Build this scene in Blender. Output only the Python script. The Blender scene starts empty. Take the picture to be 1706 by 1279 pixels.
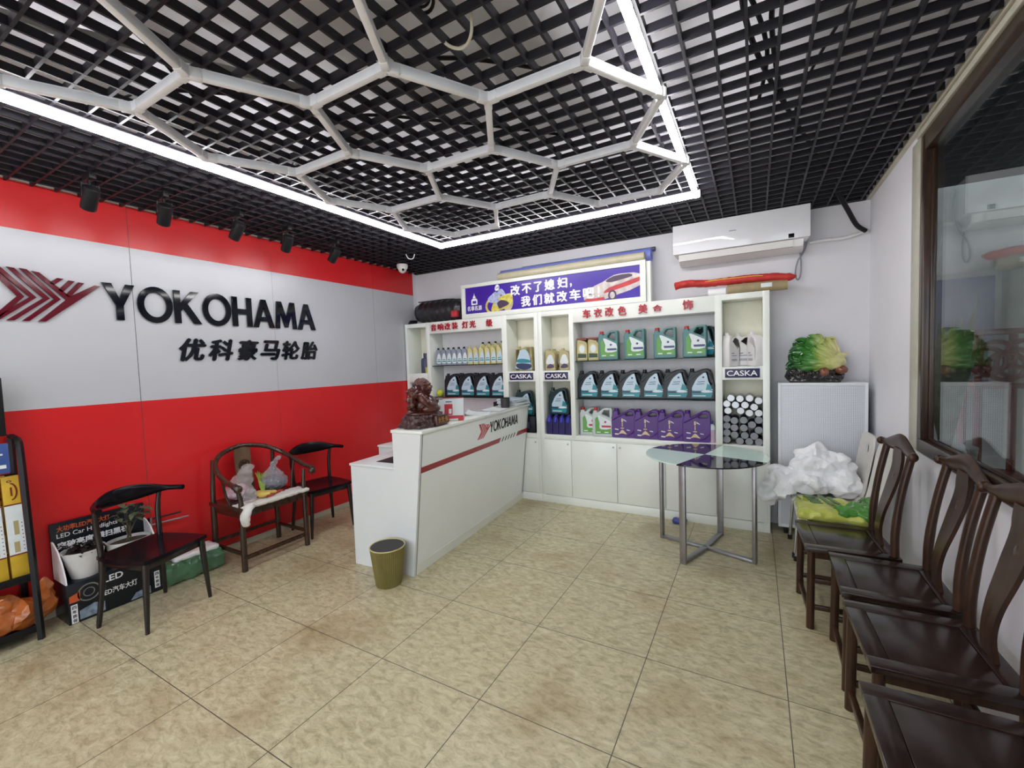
import bpy, bmesh, math, random
from mathutils import Vector, Matrix, noise, Euler
PI = math.pi
random.seed(7)
S = bpy.context.scene
COL = S.collection

# ------------------------------------------------------------------ camera, world, exposure
CAMR = [[0.871745, -0.004416, -0.489939], [0.488778, -0.06155, 0.870234], [-0.033999, -0.998094, -0.051497]]      # world axes seen from the camera (x right, y down, z forward)
cam = bpy.data.cameras.new('camera'); cam.sensor_width = 36; cam.lens = 15.2161; cam.clip_start = 0.02
camo = bpy.data.objects.new('camera', cam); COL.objects.link(camo)
camo.matrix_world = Matrix(((CAMR[0][0], -CAMR[0][1], -CAMR[0][2], 0), (CAMR[1][0], -CAMR[1][1], -CAMR[1][2], 0),
                            (CAMR[2][0], -CAMR[2][1], -CAMR[2][2], 1.52), (0, 0, 0, 1)))
S.camera = camo
S.view_settings.view_transform = 'Standard'; S.view_settings.look = 'None'; S.view_settings.gamma = 1
S.view_settings.use_curve_mapping = False
S.view_settings.exposure = 0.57
LED_POWER = 27.0
w = bpy.data.worlds.new('world'); S.world = w; w.use_nodes = True
wb = w.node_tree.nodes['Background']; wb.inputs[0].default_value = (0.86, 0.93, 1.0, 1); wb.inputs[1].default_value = 2.0

# ------------------------------------------------------------------ materials
def mat(name, col, rough=0.5, metal=0.0, var=0.06, scale=14, bump=0.0, bscale=60, coat=0.0, alpha=1.0, trans=0.0, emit=None, es=0.0, spec=0.5, sub=0.0):
    m = bpy.data.materials.new(name); m.use_nodes = True
    nt = m.node_tree; b = nt.nodes['Principled BSDF']
    tc = nt.nodes.new('ShaderNodeTexCoord'); nz = nt.nodes.new('ShaderNodeTexNoise')
    nz.inputs['Scale'].default_value = scale; nz.inputs['Detail'].default_value = 4
    nt.links.new(tc.outputs['Object'], nz.inputs['Vector'])
    rp = nt.nodes.new('ShaderNodeValToRGB')
    lo = [max(0, c*(1-var)) for c in col]; hi = [min(1, c*(1+var)) for c in col]
    rp.color_ramp.elements[0].position = 0.3; rp.color_ramp.elements[0].color = (*lo, 1)
    rp.color_ramp.elements[1].position = 0.7; rp.color_ramp.elements[1].color = (*hi, 1)
    nt.links.new(nz.outputs['Fac'], rp.inputs['Fac']); nt.links.new(rp.outputs['Color'], b.inputs['Base Color'])
    b.inputs['Roughness'].default_value = rough; b.inputs['Metallic'].default_value = metal
    b.inputs['Coat Weight'].default_value = coat; b.inputs['Coat Roughness'].default_value = 0.08
    b.inputs['Alpha'].default_value = alpha; b.inputs['Transmission Weight'].default_value = trans
    b.inputs['Specular IOR Level'].default_value = spec
    if sub: b.inputs['Subsurface Weight'].default_value = sub; b.inputs['Subsurface Radius'].default_value = (.02, .02, .01)
    if emit: b.inputs['Emission Color'].default_value = (*emit, 1); b.inputs['Emission Strength'].default_value = es
    if bump:
        n2 = nt.nodes.new('ShaderNodeTexNoise'); n2.inputs['Scale'].default_value = bscale; n2.inputs['Detail'].default_value = 5
        nt.links.new(tc.outputs['Object'], n2.inputs['Vector'])
        bp = nt.nodes.new('ShaderNodeBump'); bp.inputs['Strength'].default_value = bump; bp.inputs['Distance'].default_value = 0.01
        nt.links.new(n2.outputs['Fac'], bp.inputs['Height']); nt.links.new(bp.outputs['Normal'], b.inputs['Normal'])
    return m

def wood(name, a, b_, rough=0.25, scale=6.0, stretch=(1, 1, 9), coat=0.3):
    m = mat(name, a, rough, coat=coat)
    nt = m.node_tree; nz = [n for n in nt.nodes if n.type == 'TEX_NOISE'][0]
    mp = nt.nodes.new('ShaderNodeMapping'); mp.inputs['Scale'].default_value = stretch
    tc = [n for n in nt.nodes if n.type == 'TEX_COORD'][0]
    nt.links.new(tc.outputs['Object'], mp.inputs['Vector']); nt.links.new(mp.outputs['Vector'], nz.inputs['Vector'])
    nz.inputs['Scale'].default_value = scale; nz.inputs['Detail'].default_value = 8; nz.inputs['Distortion'].default_value = 0.6
    rp = [n for n in nt.nodes if n.type == 'VALTORGB'][0]
    rp.color_ramp.elements[0].color = (*a, 1); rp.color_ramp.elements[1].color = (*b_, 1)
    return m

def floor_mat():
    m = mat('floor_tile', (.4, .36, .27), 0.3)
    nt = m.node_tree; L = nt.links; b = nt.nodes['Principled BSDF']
    tc = [n for n in nt.nodes if n.type == 'TEX_COORD'][0]
    def N(t, **k):
        n = nt.nodes.new(t)
        for a, v in k.items(): n.inputs[a].default_value = v
        return n
    def ramp(src, stops):
        r = nt.nodes.new('ShaderNodeValToRGB'); e = r.color_ramp.elements
        e[0].position, e[0].color = stops[0][0], (*stops[0][1], 1); e[1].position, e[1].color = stops[-1][0], (*stops[-1][1], 1)
        for p, c in stops[1:-1]:
            x = e.new(p); x.color = (*c, 1)
        L.new(src, r.inputs['Fac']); return r.outputs['Color']
    def mix(f, a, c, mode='MIX'):
        x = nt.nodes.new('ShaderNodeMix'); x.data_type = 'RGBA'; x.blend_type = mode
        if isinstance(f, float): x.inputs[0].default_value = f
        else: L.new(f, x.inputs[0])
        for s, i in ((a, 6), (c, 7)):
            if isinstance(s, tuple): x.inputs[i].default_value = (*s, 1)
            else: L.new(s, x.inputs[i])
        return x.outputs[2]
    v = tc.outputs['Object']
    mp = nt.nodes.new('ShaderNodeMapping'); mp.inputs['Rotation'].default_value = (0, 0, .5); mp.inputs['Scale'].default_value = (1, 1.9, 1); L.new(v, mp.inputs['Vector'])
    n1 = N('ShaderNodeTexNoise', Scale=16.0, Detail=10.0, Roughness=.72, Distortion=.5); L.new(mp.outputs[0], n1.inputs['Vector'])
    n2 = N('ShaderNodeTexNoise', Scale=2.1, Detail=3.0, Distortion=.4); L.new(v, n2.inputs['Vector'])
    n3 = N('ShaderNodeTexNoise', Scale=60.0, Detail=6.0, Roughness=.7); L.new(mp.outputs[0], n3.inputs['Vector'])
    n5 = N('ShaderNodeTexNoise', Scale=5.0, Detail=6.0, Roughness=.7); L.new(v, n5.inputs['Vector'])
    base = ramp(n1.outputs['Fac'], [(.36, (.37, .325, .192)), (.52, (.555, .50, .318)), (.68, (.675, .63, .435))])
    st = ramp(n2.outputs['Fac'], [(.52, (0, 0, 0)), (.70, (1, 1, 1))])
    bw = nt.nodes.new('ShaderNodeMath'); bw.operation = 'MULTIPLY'
    L.new(st, bw.inputs[0]); L.new(n5.outputs['Fac'], bw.inputs[1])
    c = mix(bw.outputs[0], base, (.30, .19, .075))
    sp = ramp(n3.outputs['Fac'], [(.30, (.45, .40, .30)), (.42, (1, 1, 1))])
    c = mix(.55, c, sp, 'MULTIPLY')
    sx = nt.nodes.new('ShaderNodeSeparateXYZ'); L.new(v, sx.inputs[0])
    line = None
    for ax, off in ((0, -.487), (1, .937)):
        a = nt.nodes.new('ShaderNodeMath'); a.operation = 'SUBTRACT'; L.new(sx.outputs[ax], a.inputs[0]); a.inputs[1].default_value = off - .3035
        d = nt.nodes.new('ShaderNodeMath'); d.operation = 'FLOORED_MODULO'; L.new(a.outputs[0], d.inputs[0]); d.inputs[1].default_value = .607
        e = nt.nodes.new('ShaderNodeMath'); e.operation = 'SUBTRACT'; L.new(d.outputs[0], e.inputs[0]); e.inputs[1].default_value = .3035
        g = nt.nodes.new('ShaderNodeMath'); g.operation = 'ABSOLUTE'; L.new(e.outputs[0], g.inputs[0])
        h = nt.nodes.new('ShaderNodeMath'); h.operation = 'LESS_THAN'; L.new(g.outputs[0], h.inputs[0]); h.inputs[1].default_value = .0021
        if line is None: line = h.outputs[0]
        else:
            k = nt.nodes.new('ShaderNodeMath'); k.operation = 'MAXIMUM'; L.new(line, k.inputs[0]); L.new(h.outputs[0], k.inputs[1]); line = k.outputs[0]
    c = mix(line, c, (.10, .085, .06))
    L.new(c, b.inputs['Base Color'])
    rr = N('ShaderNodeMapRange'); L.new(n1.outputs['Fac'], rr.inputs['Value']); rr.inputs['To Min'].default_value = .22; rr.inputs['To Max'].default_value = .42
    L.new(rr.outputs[0], b.inputs['Roughness'])
    bp = nt.nodes.new('ShaderNodeBump'); bp.inputs['Strength'].default_value = .08; L.new(n1.outputs['Fac'], bp.inputs['Height']); L.new(bp.outputs[0], b.inputs['Normal'])
    return m

def glass_mat(name, tint, refl_boost=.06, rough=0.0):
    m = bpy.data.materials.new(name); m.use_nodes = True; nt = m.node_tree; nt.nodes.clear()
    o = nt.nodes.new('ShaderNodeOutputMaterial'); t = nt.nodes.new('ShaderNodeBsdfTransparent'); g = nt.nodes.new('ShaderNodeBsdfGlossy')
    lw = nt.nodes.new('ShaderNodeLayerWeight'); lw.inputs[0].default_value = .5     # Schlick reflectance, the same from both sides of the pane
    p5 = nt.nodes.new('ShaderNodeMath'); p5.operation = 'POWER'; nt.links.new(lw.outputs['Facing'], p5.inputs[0]); p5.inputs[1].default_value = 5
    fr = nt.nodes.new('ShaderNodeMath'); fr.operation = 'MULTIPLY_ADD'; nt.links.new(p5.outputs[0], fr.inputs[0]); fr.inputs[1].default_value = 1-refl_boost; fr.inputs[2].default_value = refl_boost
    mx = nt.nodes.new('ShaderNodeMixShader'); t.inputs[0].default_value = (*tint, 1); g.inputs['Roughness'].default_value = rough
    nt.links.new(fr.outputs[0], mx.inputs[0]); nt.links.new(t.outputs[0], mx.inputs[1]); nt.links.new(g.outputs[0], mx.inputs[2]); nt.links.new(mx.outputs[0], o.inputs[0])
    return m

def emission(name, col, s):
    m = bpy.data.materials.new(name); m.use_nodes = True; nt = m.node_tree; nt.nodes.clear()
    o = nt.nodes.new('ShaderNodeOutputMaterial'); e = nt.nodes.new('ShaderNodeEmission')
    e.inputs[0].default_value = (*col, 1); e.inputs[1].default_value = s; nt.links.new(e.outputs[0], o.inputs[0]); return m

M = {}
M['floor'] = floor_mat()
M['wall'] = mat('painted_plaster', (.72, .71, .745), .6, var=.03, scale=3)
M['whitewall'] = mat('white_painted_plaster', (.83, .83, .88), .6, var=.02, scale=3)
M['white'] = mat('white_laminate', (.84, .87, .82), .22, var=.015, scale=4)
M['cool'] = mat('cool_white_laminate', (.74, .78, .785), .25, var=.015, scale=4)
M['liftedwhite'] = mat('brightened_white_laminate', (.90, .94, .93), .2, var=.01, scale=4)  # white laminate lightened to make up for weak light on the leaning front
M['cream'] = mat('cream_laminate', (.86, .83, .68), .4, var=.03)
M['red'] = mat('red_panel', (.66, .018, .022), .28, var=.04, scale=2)
M['silver'] = mat('silver_panel', (.555, .565, .61), .36, metal=.12, var=.03, scale=2)
M['seam'] = mat('seam', (.08, .05, .05), .6)
M['slab'] = mat('ceiling_slab', (.90, .90, .98), .8, var=.04, scale=3)
M['grid'] = mat('grid_black', (.012, .011, .017), .5, var=.2, spec=.35)
M['black'] = mat('black_plastic', (.010, .010, .012), .4, var=.1, spec=.25)
M['blackgloss'] = mat('black_gloss', (.006, .005, .008), .2, var=.1, spec=.16)
M['blackwood'] = wood('black_lacquer_wood', (.006, .004, .005), (.014, .009, .009), .25, coat=.12)
M['rose'] = wood('rosewood', (.022, .010, .006), (.060, .027, .014), .3, 5, (6, 6, 1), coat=.05)
M['rose'].node_tree.nodes['Principled BSDF'].inputs['Specular IOR Level'].default_value = .3
M['roseseat'] = wood('rosewood_seat', (.011, .0055, .005), (.028, .013, .010), .24, 4, (1, 7, 6), coat=.05)
M['brownchair'] = wood('brown_wood', (.022, .010, .006), (.055, .026, .014), .25, 5, (6, 6, 1), coat=.2)
M['carved'] = mat('carved_rosewood', (.085, .022, .016), .22, var=.35, scale=18, coat=.3, bump=.25, bscale=40)
M['carvedbase'] = mat('carved_base', (.05, .018, .018), .3, var=.4, scale=30, coat=.3, bump=.5, bscale=60)
M['gold'] = mat('gold_letters', (.55, .33, .10), .35, metal=.5)
M['chrome'] = mat('chrome', (.62, .62, .64), .18, metal=1, var=.03)
M['steel'] = mat('brushed_steel', (.36, .36, .38), .38, metal=.9, var=.08)
M['tubewhite'] = mat('white_aluminium', (.90, .90, .95), .4, var=.03)
M['led'] = emission('led_diffuser', (1.0, .985, .98), LED_POWER)
M['ac'] = mat('ac_white_gloss', (.83, .83, .87), .07, var=.01, coat=.5)
M['acbody'] = mat('ac_body', (.80, .79, .78), .4, var=.01)
M['grille'] = mat('perforated_white', (.72, .75, .78), .45, var=.02)
M['navy'] = mat('navy_plate', (.016, .010, .075), .3, var=.05)
M['signblue'] = mat('sign_violet_blue', (.050, .016, .33), .3, var=.12, scale=6)
M['letterwhite'] = mat('white_print', (.88, .88, .90), .4, var=.02)
M['letterred'] = mat('red_letters', (.52, .02, .04), .35, var=.05)
M['letterblack'] = mat('black_acrylic', (.004, .005, .010), .06, var=.05, spec=.3)
M['ycrimson'] = mat('crimson_acrylic', (.115, .004, .014), .1, spec=.3, var=.05)
M['stripered'] = mat('red_stripe', (.33, .018, .022), .3, var=.05)
M['shelfglass'] = mat('green_edge_glass', (.02, .05, .045), .08, alpha=.85)
M['beige'] = mat('beige_plastic', (.55, .52, .42), .5)

# ------------------------------------------------------------------ geometry helpers
def T(x, y, z): return Matrix.Translation((x, y, z))
def RZ(a): return Matrix.Rotation(a, 4, 'Z')
def RX(a): return Matrix.Rotation(a, 4, 'X')
def RY(a): return Matrix.Rotation(a, 4, 'Y')
def frame(o, r, u):
    r = Vector(r).normalized(); u = Vector(u); n = r.cross(u).normalized(); u = n.cross(r)
    return Matrix(((r.x, u.x, n.x, o[0]), (r.y, u.y, n.y, o[1]), (r.z, u.z, n.z, o[2]), (0, 0, 0, 1)))
def smooth_path(pts, n=6, closed=False):
    P = [Vector(p) for p in pts]; out = []; m = len(P)
    rng = m if closed else m-1
    for i in range(rng):
        if closed: a, b, c, d = P[(i-1) % m], P[i], P[(i+1) % m], P[(i+2) % m]
        else: a, b, c, d = P[max(i-1, 0)], P[i], P[i+1], P[min(i+2, m-1)]
        for k in range(n):
            t = k/n
            out.append(.5*((2*b)+(c-a)*t+(2*a-5*b+4*c-d)*t*t+(3*b-a-3*c+d)*t**3))
    if not closed: out.append(P[-1])
    return out
def round_poly(pts, n=3, closed=True): return [(p.x, p.y) for p in smooth_path([(x, y, 0) for x, y in pts], n, closed)]

class MB:
    def __init__(s): s.bm = bmesh.new()
    def _mi(s, faces, mi):
        for f in faces: f.material_index = mi
    def box(s, x0, x1, y0, y1, z0, z1, bev=0, mi=0, Mx=None, seg=2):
        t = bmesh.new(); bmesh.ops.create_cube(t, size=1)
        for v in t.verts: v.co = Vector((x0+(v.co.x+.5)*(x1-x0), y0+(v.co.y+.5)*(y1-y0), z0+(v.co.z+.5)*(z1-z0)))
        if bev: bmesh.ops.bevel(t, geom=t.edges[:], offset=bev, segments=seg, affect='EDGES', profile=.5)
        return s._merge(t, mi, Mx)
    def _merge(s, t, mi=None, Mx=None):
        if Mx is not None: bmesh.ops.transform(t, matrix=Mx, verts=t.verts)
        if mi is not None:
            for f in t.faces: f.material_index = mi
        me = bpy.data.meshes.new('tmp'); t.to_mesh(me); t.free(); s.bm.from_mesh(me); bpy.data.meshes.remove(me); return s
    def mesh(s, me, Mx=None, mi=None):
        t = bmesh.new(); t.from_mesh(me); return s._merge(t, mi, Mx)
    def tube(s, pts, r, n=10, mi=0, cap=True, flat=1.0, Mx=None, closed=False, up=None):
        pts = [Vector(p) for p in pts]; t = bmesh.new(); rings = []; m = len(pts)
        rr = r if isinstance(r, (list, tuple)) else [r]*m
        ref = Vector(up) if up else None
        for i, p in enumerate(pts):
            if closed: d = pts[(i+1) % m]-pts[i-1]
            else: d = (pts[min(i+1, m-1)]-pts[max(i-1, 0)])
            d.normalize()
            if ref is None:
                ref = Vector((0, 0, 1)) if abs(d.z) < .9 else Vector((1, 0, 0))
            a = d.cross(ref)
            if a.length < 1e-6: a = d.orthogonal()
            a.normalize(); b = a.cross(d).normalized()
            if not up: ref = b
            rings.append([t.verts.new(p+a*math.cos(2*PI*k/n)*rr[i]+b*math.sin(2*PI*k/n)*rr[i]*(flat[i] if isinstance(flat, list) else flat)) for k in range(n)])
        for i in range(m if closed else m-1):
            A, B = rings[i], rings[(i+1) % m]
            for k in range(n): t.faces.new((A[k], A[(k+1) % n], B[(k+1) % n], B[k]))
        if cap and not closed:
            t.faces.new(rings[0][::-1]); t.faces.new(rings[-1])
        bmesh.ops.recalc_face_normals(t, faces=t.faces)
        return s._merge(t, mi, Mx)
    def cyl(s, p, q, r, r2=None, n=16, mi=0, Mx=None):
        return s.tube([p, q], [r, r if r2 is None else r2], n, mi, Mx=Mx)
    def bar(s, p, q, w, h, mi=0, up=(0, 0, 1), bev=0):
        p, q = Vector(p), Vector(q); d = q-p; L = d.length; d.normalize(); u = Vector(up)
        a = d.cross(u)
        if a.length < 1e-5: a = d.orthogonal()
        a.normalize(); u = a.cross(d)
        Mx = Matrix(((d.x, a.x, u.x, p.x), (d.y, a.y, u.y, p.y), (d.z, a.z, u.z, p.z), (0, 0, 0, 1)))
        return s.box(0, L, -w/2, w/2, -h/2, h/2, bev, mi, Mx)
    def lathe(s, prof, n=24, mi=0, Mx=None, sx=1, sy=1):
        t = bmesh.new(); rings = []
        for r, z in prof: rings.append([t.verts.new((r*sx*math.cos(2*PI*k/n), r*sy*math.sin(2*PI*k/n), z)) for k in range(n)])
        for A, B in zip(rings, rings[1:]):
            for k in range(n): t.faces.new((A[k], A[(k+1) % n], B[(k+1) % n], B[k]))
        if prof[0][0] > 1e-5: t.faces.new(rings[0][::-1])
        if prof[-1][0] > 1e-5: t.faces.new(rings[-1])
        bmesh.ops.remove_doubles(t, verts=t.verts, dist=1e-6); bmesh.ops.recalc_face_normals(t, faces=t.faces)
        return s._merge(t, mi, Mx)
    def ell(s, c, r, mi=0, rot=None, u=18, v=12):
        t = bmesh.new(); bmesh.ops.create_uvsphere(t, u_segments=u, v_segments=v, radius=1)
        r = (r, r, r) if isinstance(r, (int, float)) else r
        Mx = Matrix.Translation(c) @ (rot if rot is not None else Matrix.Identity(4)) @ Matrix.Diagonal((*r, 1))
        return s._merge(t, mi, Mx)
    def shape(s, loops, d, mi=0, Mx=None, bev=0, z0=0):
        me = shape_mesh(loops, d, bev); Tm = T(0, 0, z0)
        s.mesh(me, (Mx @ Tm) if Mx is not None else Tm, mi); bpy.data.meshes.remove(me); return s
    def build(s, name, mats, parent=None, loc=None, smooth=38, double=None):
        me = bpy.data.meshes.new(name); s.bm.to_mesh(me); s.bm.free()
        for m in (mats if isinstance(mats, (list, tuple)) else [mats]): me.materials.append(m)
        if smooth and len(me.polygons):
            me.polygons.foreach_set('use_smooth', [True]*len(me.polygons)); me.set_sharp_from_angle(angle=math.radians(smooth))
        o = bpy.data.objects.new(name, me); COL.objects.link(o)
        if parent: o.parent = parent
        if loc: o.location = loc
        return o

def strip(path, widths, thick, across=(0, 1, 0)):
    """one flat curved slat swept along a path"""
    q = bmesh.new(); a = Vector(across); R_ = []; n = len(path)
    for i, p in enumerate(path):
        d = (path[min(i+1, n-1)]-path[max(i-1, 0)]).normalized(); u = d.cross(a).normalized()*thick/2; s_ = a*widths[i]
        R_.append([q.verts.new(p+s_+u), q.verts.new(p-s_+u), q.verts.new(p-s_-u), q.verts.new(p+s_-u)])
    for A_, B_ in zip(R_, R_[1:]):
        for k in range(4): q.faces.new((A_[k], A_[(k+1) % 4], B_[(k+1) % 4], B_[k]))
    q.faces.new(R_[0]); q.faces.new(R_[-1]); bmesh.ops.recalc_face_normals(q, faces=q.faces)
    m = MB(); m._merge(q); return m
def curve_to_mesh(cu):
    o = bpy.data.objects.new('tmpcurve', cu); COL.objects.link(o)
    dg = bpy.context.evaluated_depsgraph_get(); me = bpy.data.meshes.new_from_object(o.evaluated_get(dg))
    bpy.data.objects.remove(o); return me
def shape_mesh(loops, d, bev=0):
    """flat outlines (x, y) with holes, thickened from z = 0 to z = d"""
    cu = bpy.data.curves.new('s', 'CURVE'); cu.dimensions = '2D'; cu.fill_mode = 'BOTH'; cu.extrude = max(d/2-bev, 0); cu.bevel_depth = bev; cu.bevel_resolution = 1
    if bev: cu.offset = -bev
    for lp in loops:
        sp = cu.splines.new('POLY'); sp.points.add(len(lp)-1)
        for p, q in zip(sp.points, lp): p.co = (q[0], q[1], 0, 1)
        sp.use_cyclic_u = True
    me = curve_to_mesh(cu); bpy.data.curves.remove(cu)
    for v in me.vertices: v.co.z += d/2
    return me
def text_mesh(s, w, h, d, bold=0.0, shear=0.0):
    cu = bpy.data.curves.new('t', 'FONT'); cu.body = s; cu.size = 1; cu.extrude = .05; cu.shear = shear; cu.resolution_u = 3
    me = curve_to_mesh(cu); bpy.data.curves.remove(cu)
    if bold:      # heavier strokes: the same glyph laid over itself, shifted sideways and up
        q = bmesh.new(); q.from_mesh(me); out = bmesh.new()
        for k, (dx, dy) in enumerate(((0, 0), (bold, 0), (-bold, 0), (0, bold*.7), (0, -bold*.7))):
            m2 = me.copy(); m2.transform(Matrix.Translation((dx, dy, .012*k))); out.from_mesh(m2); bpy.data.meshes.remove(m2)
        out.to_mesh(me); out.free(); q.free()
    xs = [v.co.x for v in me.vertices]; ys = [v.co.y for v in me.vertices]
    x0, x1, y0, y1 = min(xs), max(xs), min(ys), max(ys); kx = w/(x1-x0) if w else h/(y1-y0); ky = h/(y1-y0) if h else kx
    for v in me.vertices: v.co = ((v.co.x-x0)*kx, (v.co.y-y0)*ky, (v.co.z+.05)*d/.1)
    return me
def text(mb, s, Mx, w, h, d=.001, bold=0.0, shear=0.0, mi=0):
    me = text_mesh(s, w, h, d, bold, shear); mb.mesh(me, Mx, mi); bpy.data.meshes.remove(me); return mb
def remeshed(mb, vox, smooth_it=2, disp=None, mi=0):
    """weld a pile of closed shapes into one continuous surface, then push it about with noise"""
    me = bpy.data.meshes.new('r'); mb.bm.to_mesh(me); mb.bm.free()
    o = bpy.data.objects.new('r', me); COL.objects.link(o)
    md = o.modifiers.new('r', 'REMESH'); md.mode = 'VOXEL'; md.voxel_size = vox
    if smooth_it:
        sm = o.modifiers.new('s', 'SMOOTH'); sm.iterations = smooth_it; sm.factor = .5
    dg = bpy.context.evaluated_depsgraph_get(); m2 = bpy.data.meshes.new_from_object(o.evaluated_get(dg))
    bpy.data.objects.remove(o); bpy.data.meshes.remove(me)
    if disp:
        ns = [v.normal.copy() for v in m2.vertices]
        for v, n in zip(m2.vertices, ns): v.co = v.co + n*disp(v.co)
    out = MB(); out.mesh(m2, None, mi); bpy.data.meshes.remove(m2); return out
def crumple(amp, sc, seed=0.0, fine=.35):
    """creases of crumpled film: sharp folds between rounded facets"""
    def f(p):
        q = p+Vector((noise.noise(p*6+Vector((seed, 0, 0))), noise.noise(p*6+Vector((0, seed, 9))), noise.noise(p*6+Vector((5, 0, seed)))))*.05+Vector((seed*3.1, seed*1.3, seed*.7))
        a = noise.voronoi(q*sc)[0]; b = noise.voronoi(q*sc*2.3)[0]
        return amp*(a[0]*1.6-.8)+amp*fine*(b[0]*1.6-.8)
    return f
def faceted(mb, ratio, fine=0.0, sc=30, seed=1.0):
    """collapse a surface to a few flat planes with hard folds, as in crumpled film"""
    me = bpy.data.meshes.new('r'); mb.bm.to_mesh(me); mb.bm.free()
    o = bpy.data.objects.new('r', me); COL.objects.link(o)
    md = o.modifiers.new('d', 'DECIMATE'); md.ratio = ratio
    sb = o.modifiers.new('s', 'SUBSURF'); sb.subdivision_type = 'SIMPLE'; sb.levels = 2; sb.render_levels = 2
    dg = bpy.context.evaluated_depsgraph_get(); m2 = bpy.data.meshes.new_from_object(o.evaluated_get(dg))
    bpy.data.objects.remove(o); bpy.data.meshes.remove(me)
    if fine:
        ns = [v.normal.copy() for v in m2.vertices]
        for v, n in zip(m2.vertices, ns): v.co = v.co+n*(fine*noise.noise(v.co*sc+Vector((seed, 0, 0))))
    out = MB(); out.mesh(m2); bpy.data.meshes.remove(m2); return out
def nz(amp, sc, oct_=3, seed=0.0):
    return lambda p: amp*noise.fractal(p*sc+Vector((seed, seed*1.7, 0)), 1.0, 2.0, oct_)
def ridged(amp, sc, seed=0.0):
    return lambda p: amp*(1-2*abs(noise.noise(p*sc+Vector((seed, 0, seed)))))+amp*.5*(1-2*abs(noise.noise(p*sc*2.3+Vector((0, seed, 5)))))

def tag(o, label, cat, group=None, kind=None):
    if label: o['label'] = label
    if cat: o['category'] = cat
    if group: o['group'] = group
    if kind: o['kind'] = kind
    return o
def thing(name, label, cat, loc=(0, 0, 0), rz=0, group=None):
    o = bpy.data.objects.new(name, None); COL.objects.link(o); o.empty_display_size = .05
    o.location = loc; o.rotation_euler = (0, 0, rz); return tag(o, label, cat, group)
def struct(o, label=None):
    o['kind'] = 'structure'
    if label: o['label'] = label
    return o
def dup(root, loc, rz=None, label=None, group=None, scale=None):
    r = root.copy(); COL.objects.link(r); r.location = loc
    if rz is not None: r.rotation_euler = (0, 0, rz)
    if scale: r.scale = scale
    if label: r['label'] = label
    if group: r['group'] = group
    for ch in list(root.children):
        c = ch.copy(); COL.objects.link(c); c.parent = r
        for g in list(ch.children):
            d = g.copy(); COL.objects.link(d); d.parent = c
    return r
ORD = ['first', 'second', 'third', 'fourth', 'fifth', 'sixth', 'seventh', 'eighth']

# ------------------------------------------------------------------ the room
XL, XR, YB, YN, ZG, ZS = -3.90, 0.80, 4.45, -1.7, 2.70, 3.12
struct(MB().box(XL-.1, 4.2, YN-2.5, YB+.1, -.1, 0).build('floor', M['floor']), 'mottled beige tiled floor of the shop')
struct(MB().box(XL-.1, XR+.2, YN, YB+.1, ZS, ZS+.1).build('ceiling', M['slab']), 'pale grey slab above the open grid')
# left wall: red / silver / red cladding sheets on plaster
m = MB(); m.box(XL-.12, XL-.004, YN, YB, 0, ZS)
YP = 4.37
for z0, z1, mi in ((.05, 1.325, 1), (1.325, 2.425, 2), (2.425, 2.715, 1)): m.box(XL-.004, XL, YN, YP, z0, z1, mi=mi)
m.box(XL-.004, XL-.001, YN, YP, 2.715, 2.722, mi=4)
for y in (.195, 1.415, 2.46, 3.68): m.box(XL-.003, XL+.0006, y-(.0016 if y == 1.415 else .0006), y+(.0016 if y == 1.415 else .0006), .05, 2.715, mi=3)
struct(m.build('wall_left', [M['wall'], M['red'], M['silver'], M['seam'], M['beige']]), 'red wall with a wide silver band across it')
m = MB(); m.box(XL, XL+.012, YN, YB, 0, .05, bev=.002)
struct(m.build('baseboard_left', M['beige']), 'narrow pale baseboard along the red wall')
struct(MB().box(XL-.12, XR+.2, YB, YB+.12, 0, ZS).build('wall_back', M['wall']), 'pale lilac grey back wall')
WY0, WY1, WZ0, WZ1 = -1.2, 3.22, .985, 2.66
m = MB(); m.box(XR, XR+.05, WY1, YB, 0, ZS); m.box(XR, XR+.05, YN, WY0, 0, ZS); m.box(XR, XR+.05, WY0, WY1, 0, WZ0); m.box(XR, XR+.05, WY0, WY1, WZ1, ZS)
struct(m.build('wall_right', M['whitewall']), 'white right wall below and beside the window')
m = MB()   # shop front behind the camera with a wide doorway
m.box(XL-.1, XL+.3, YN-.14, YN, 0, ZS); m.box(XR-.4, XR+.14, YN-.14, YN, 0, ZS); m.box(XL+.3, XR-.4, YN-.14, YN, 2.45, ZS)
struct(m.build('wall_front', M['wall']), 'front wall with the wide open shop doorway')
# window in the right wall
M['winframe'] = wood('dark_brown_frame', (.02, .011, .008), (.06, .03, .018), .3, 4, (8, 8, 1))
M['jamb'] = mat('pale_jamb', (.50, .49, .40), .4)
wn = bpy.data.objects.new('window_1', None); COL.objects.link(wn); struct(wn, 'large fixed window in a dark brown frame')
m = MB()
m.box(XR-.008, XR+.045, WY1-.06, WY1, WZ0+.03, WZ1, .004); m.box(XR-.008, XR+.045, WY0, WY0+.07, WZ0+.03, WZ1, .004)
m.box(XR-.008, XR+.05, WY0, WY1, WZ0-.045, WZ0+.03, .006); m.box(XR-.0075, XR+.0445, WY0+.07, WY1-.06, WZ1-.09, WZ1, .004)
m.box(XR+.022, XR+.0445, WY1-.075, WY1-.06, WZ0+.03, WZ1-.09, .003); m.box(XR+.02, XR+.03, WY0+.07, WY1-.066, WZ0+.03, WZ0+.045, .003)
m.build('window_frame', M['winframe'], wn)
m = MB(); m.box(XR-.012, XR-.001, WY1-.004, WY1+.13, WZ0-.04, WZ1, .002); m.box(XR-.02, XR-.002, WY0, WY1+.02, WZ1, WZ1+.03, .002); m.build('jamb', M['jamb'], wn)
M['winglass'] = glass_mat('window_glass', (.82, .86, .85), .075)
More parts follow.
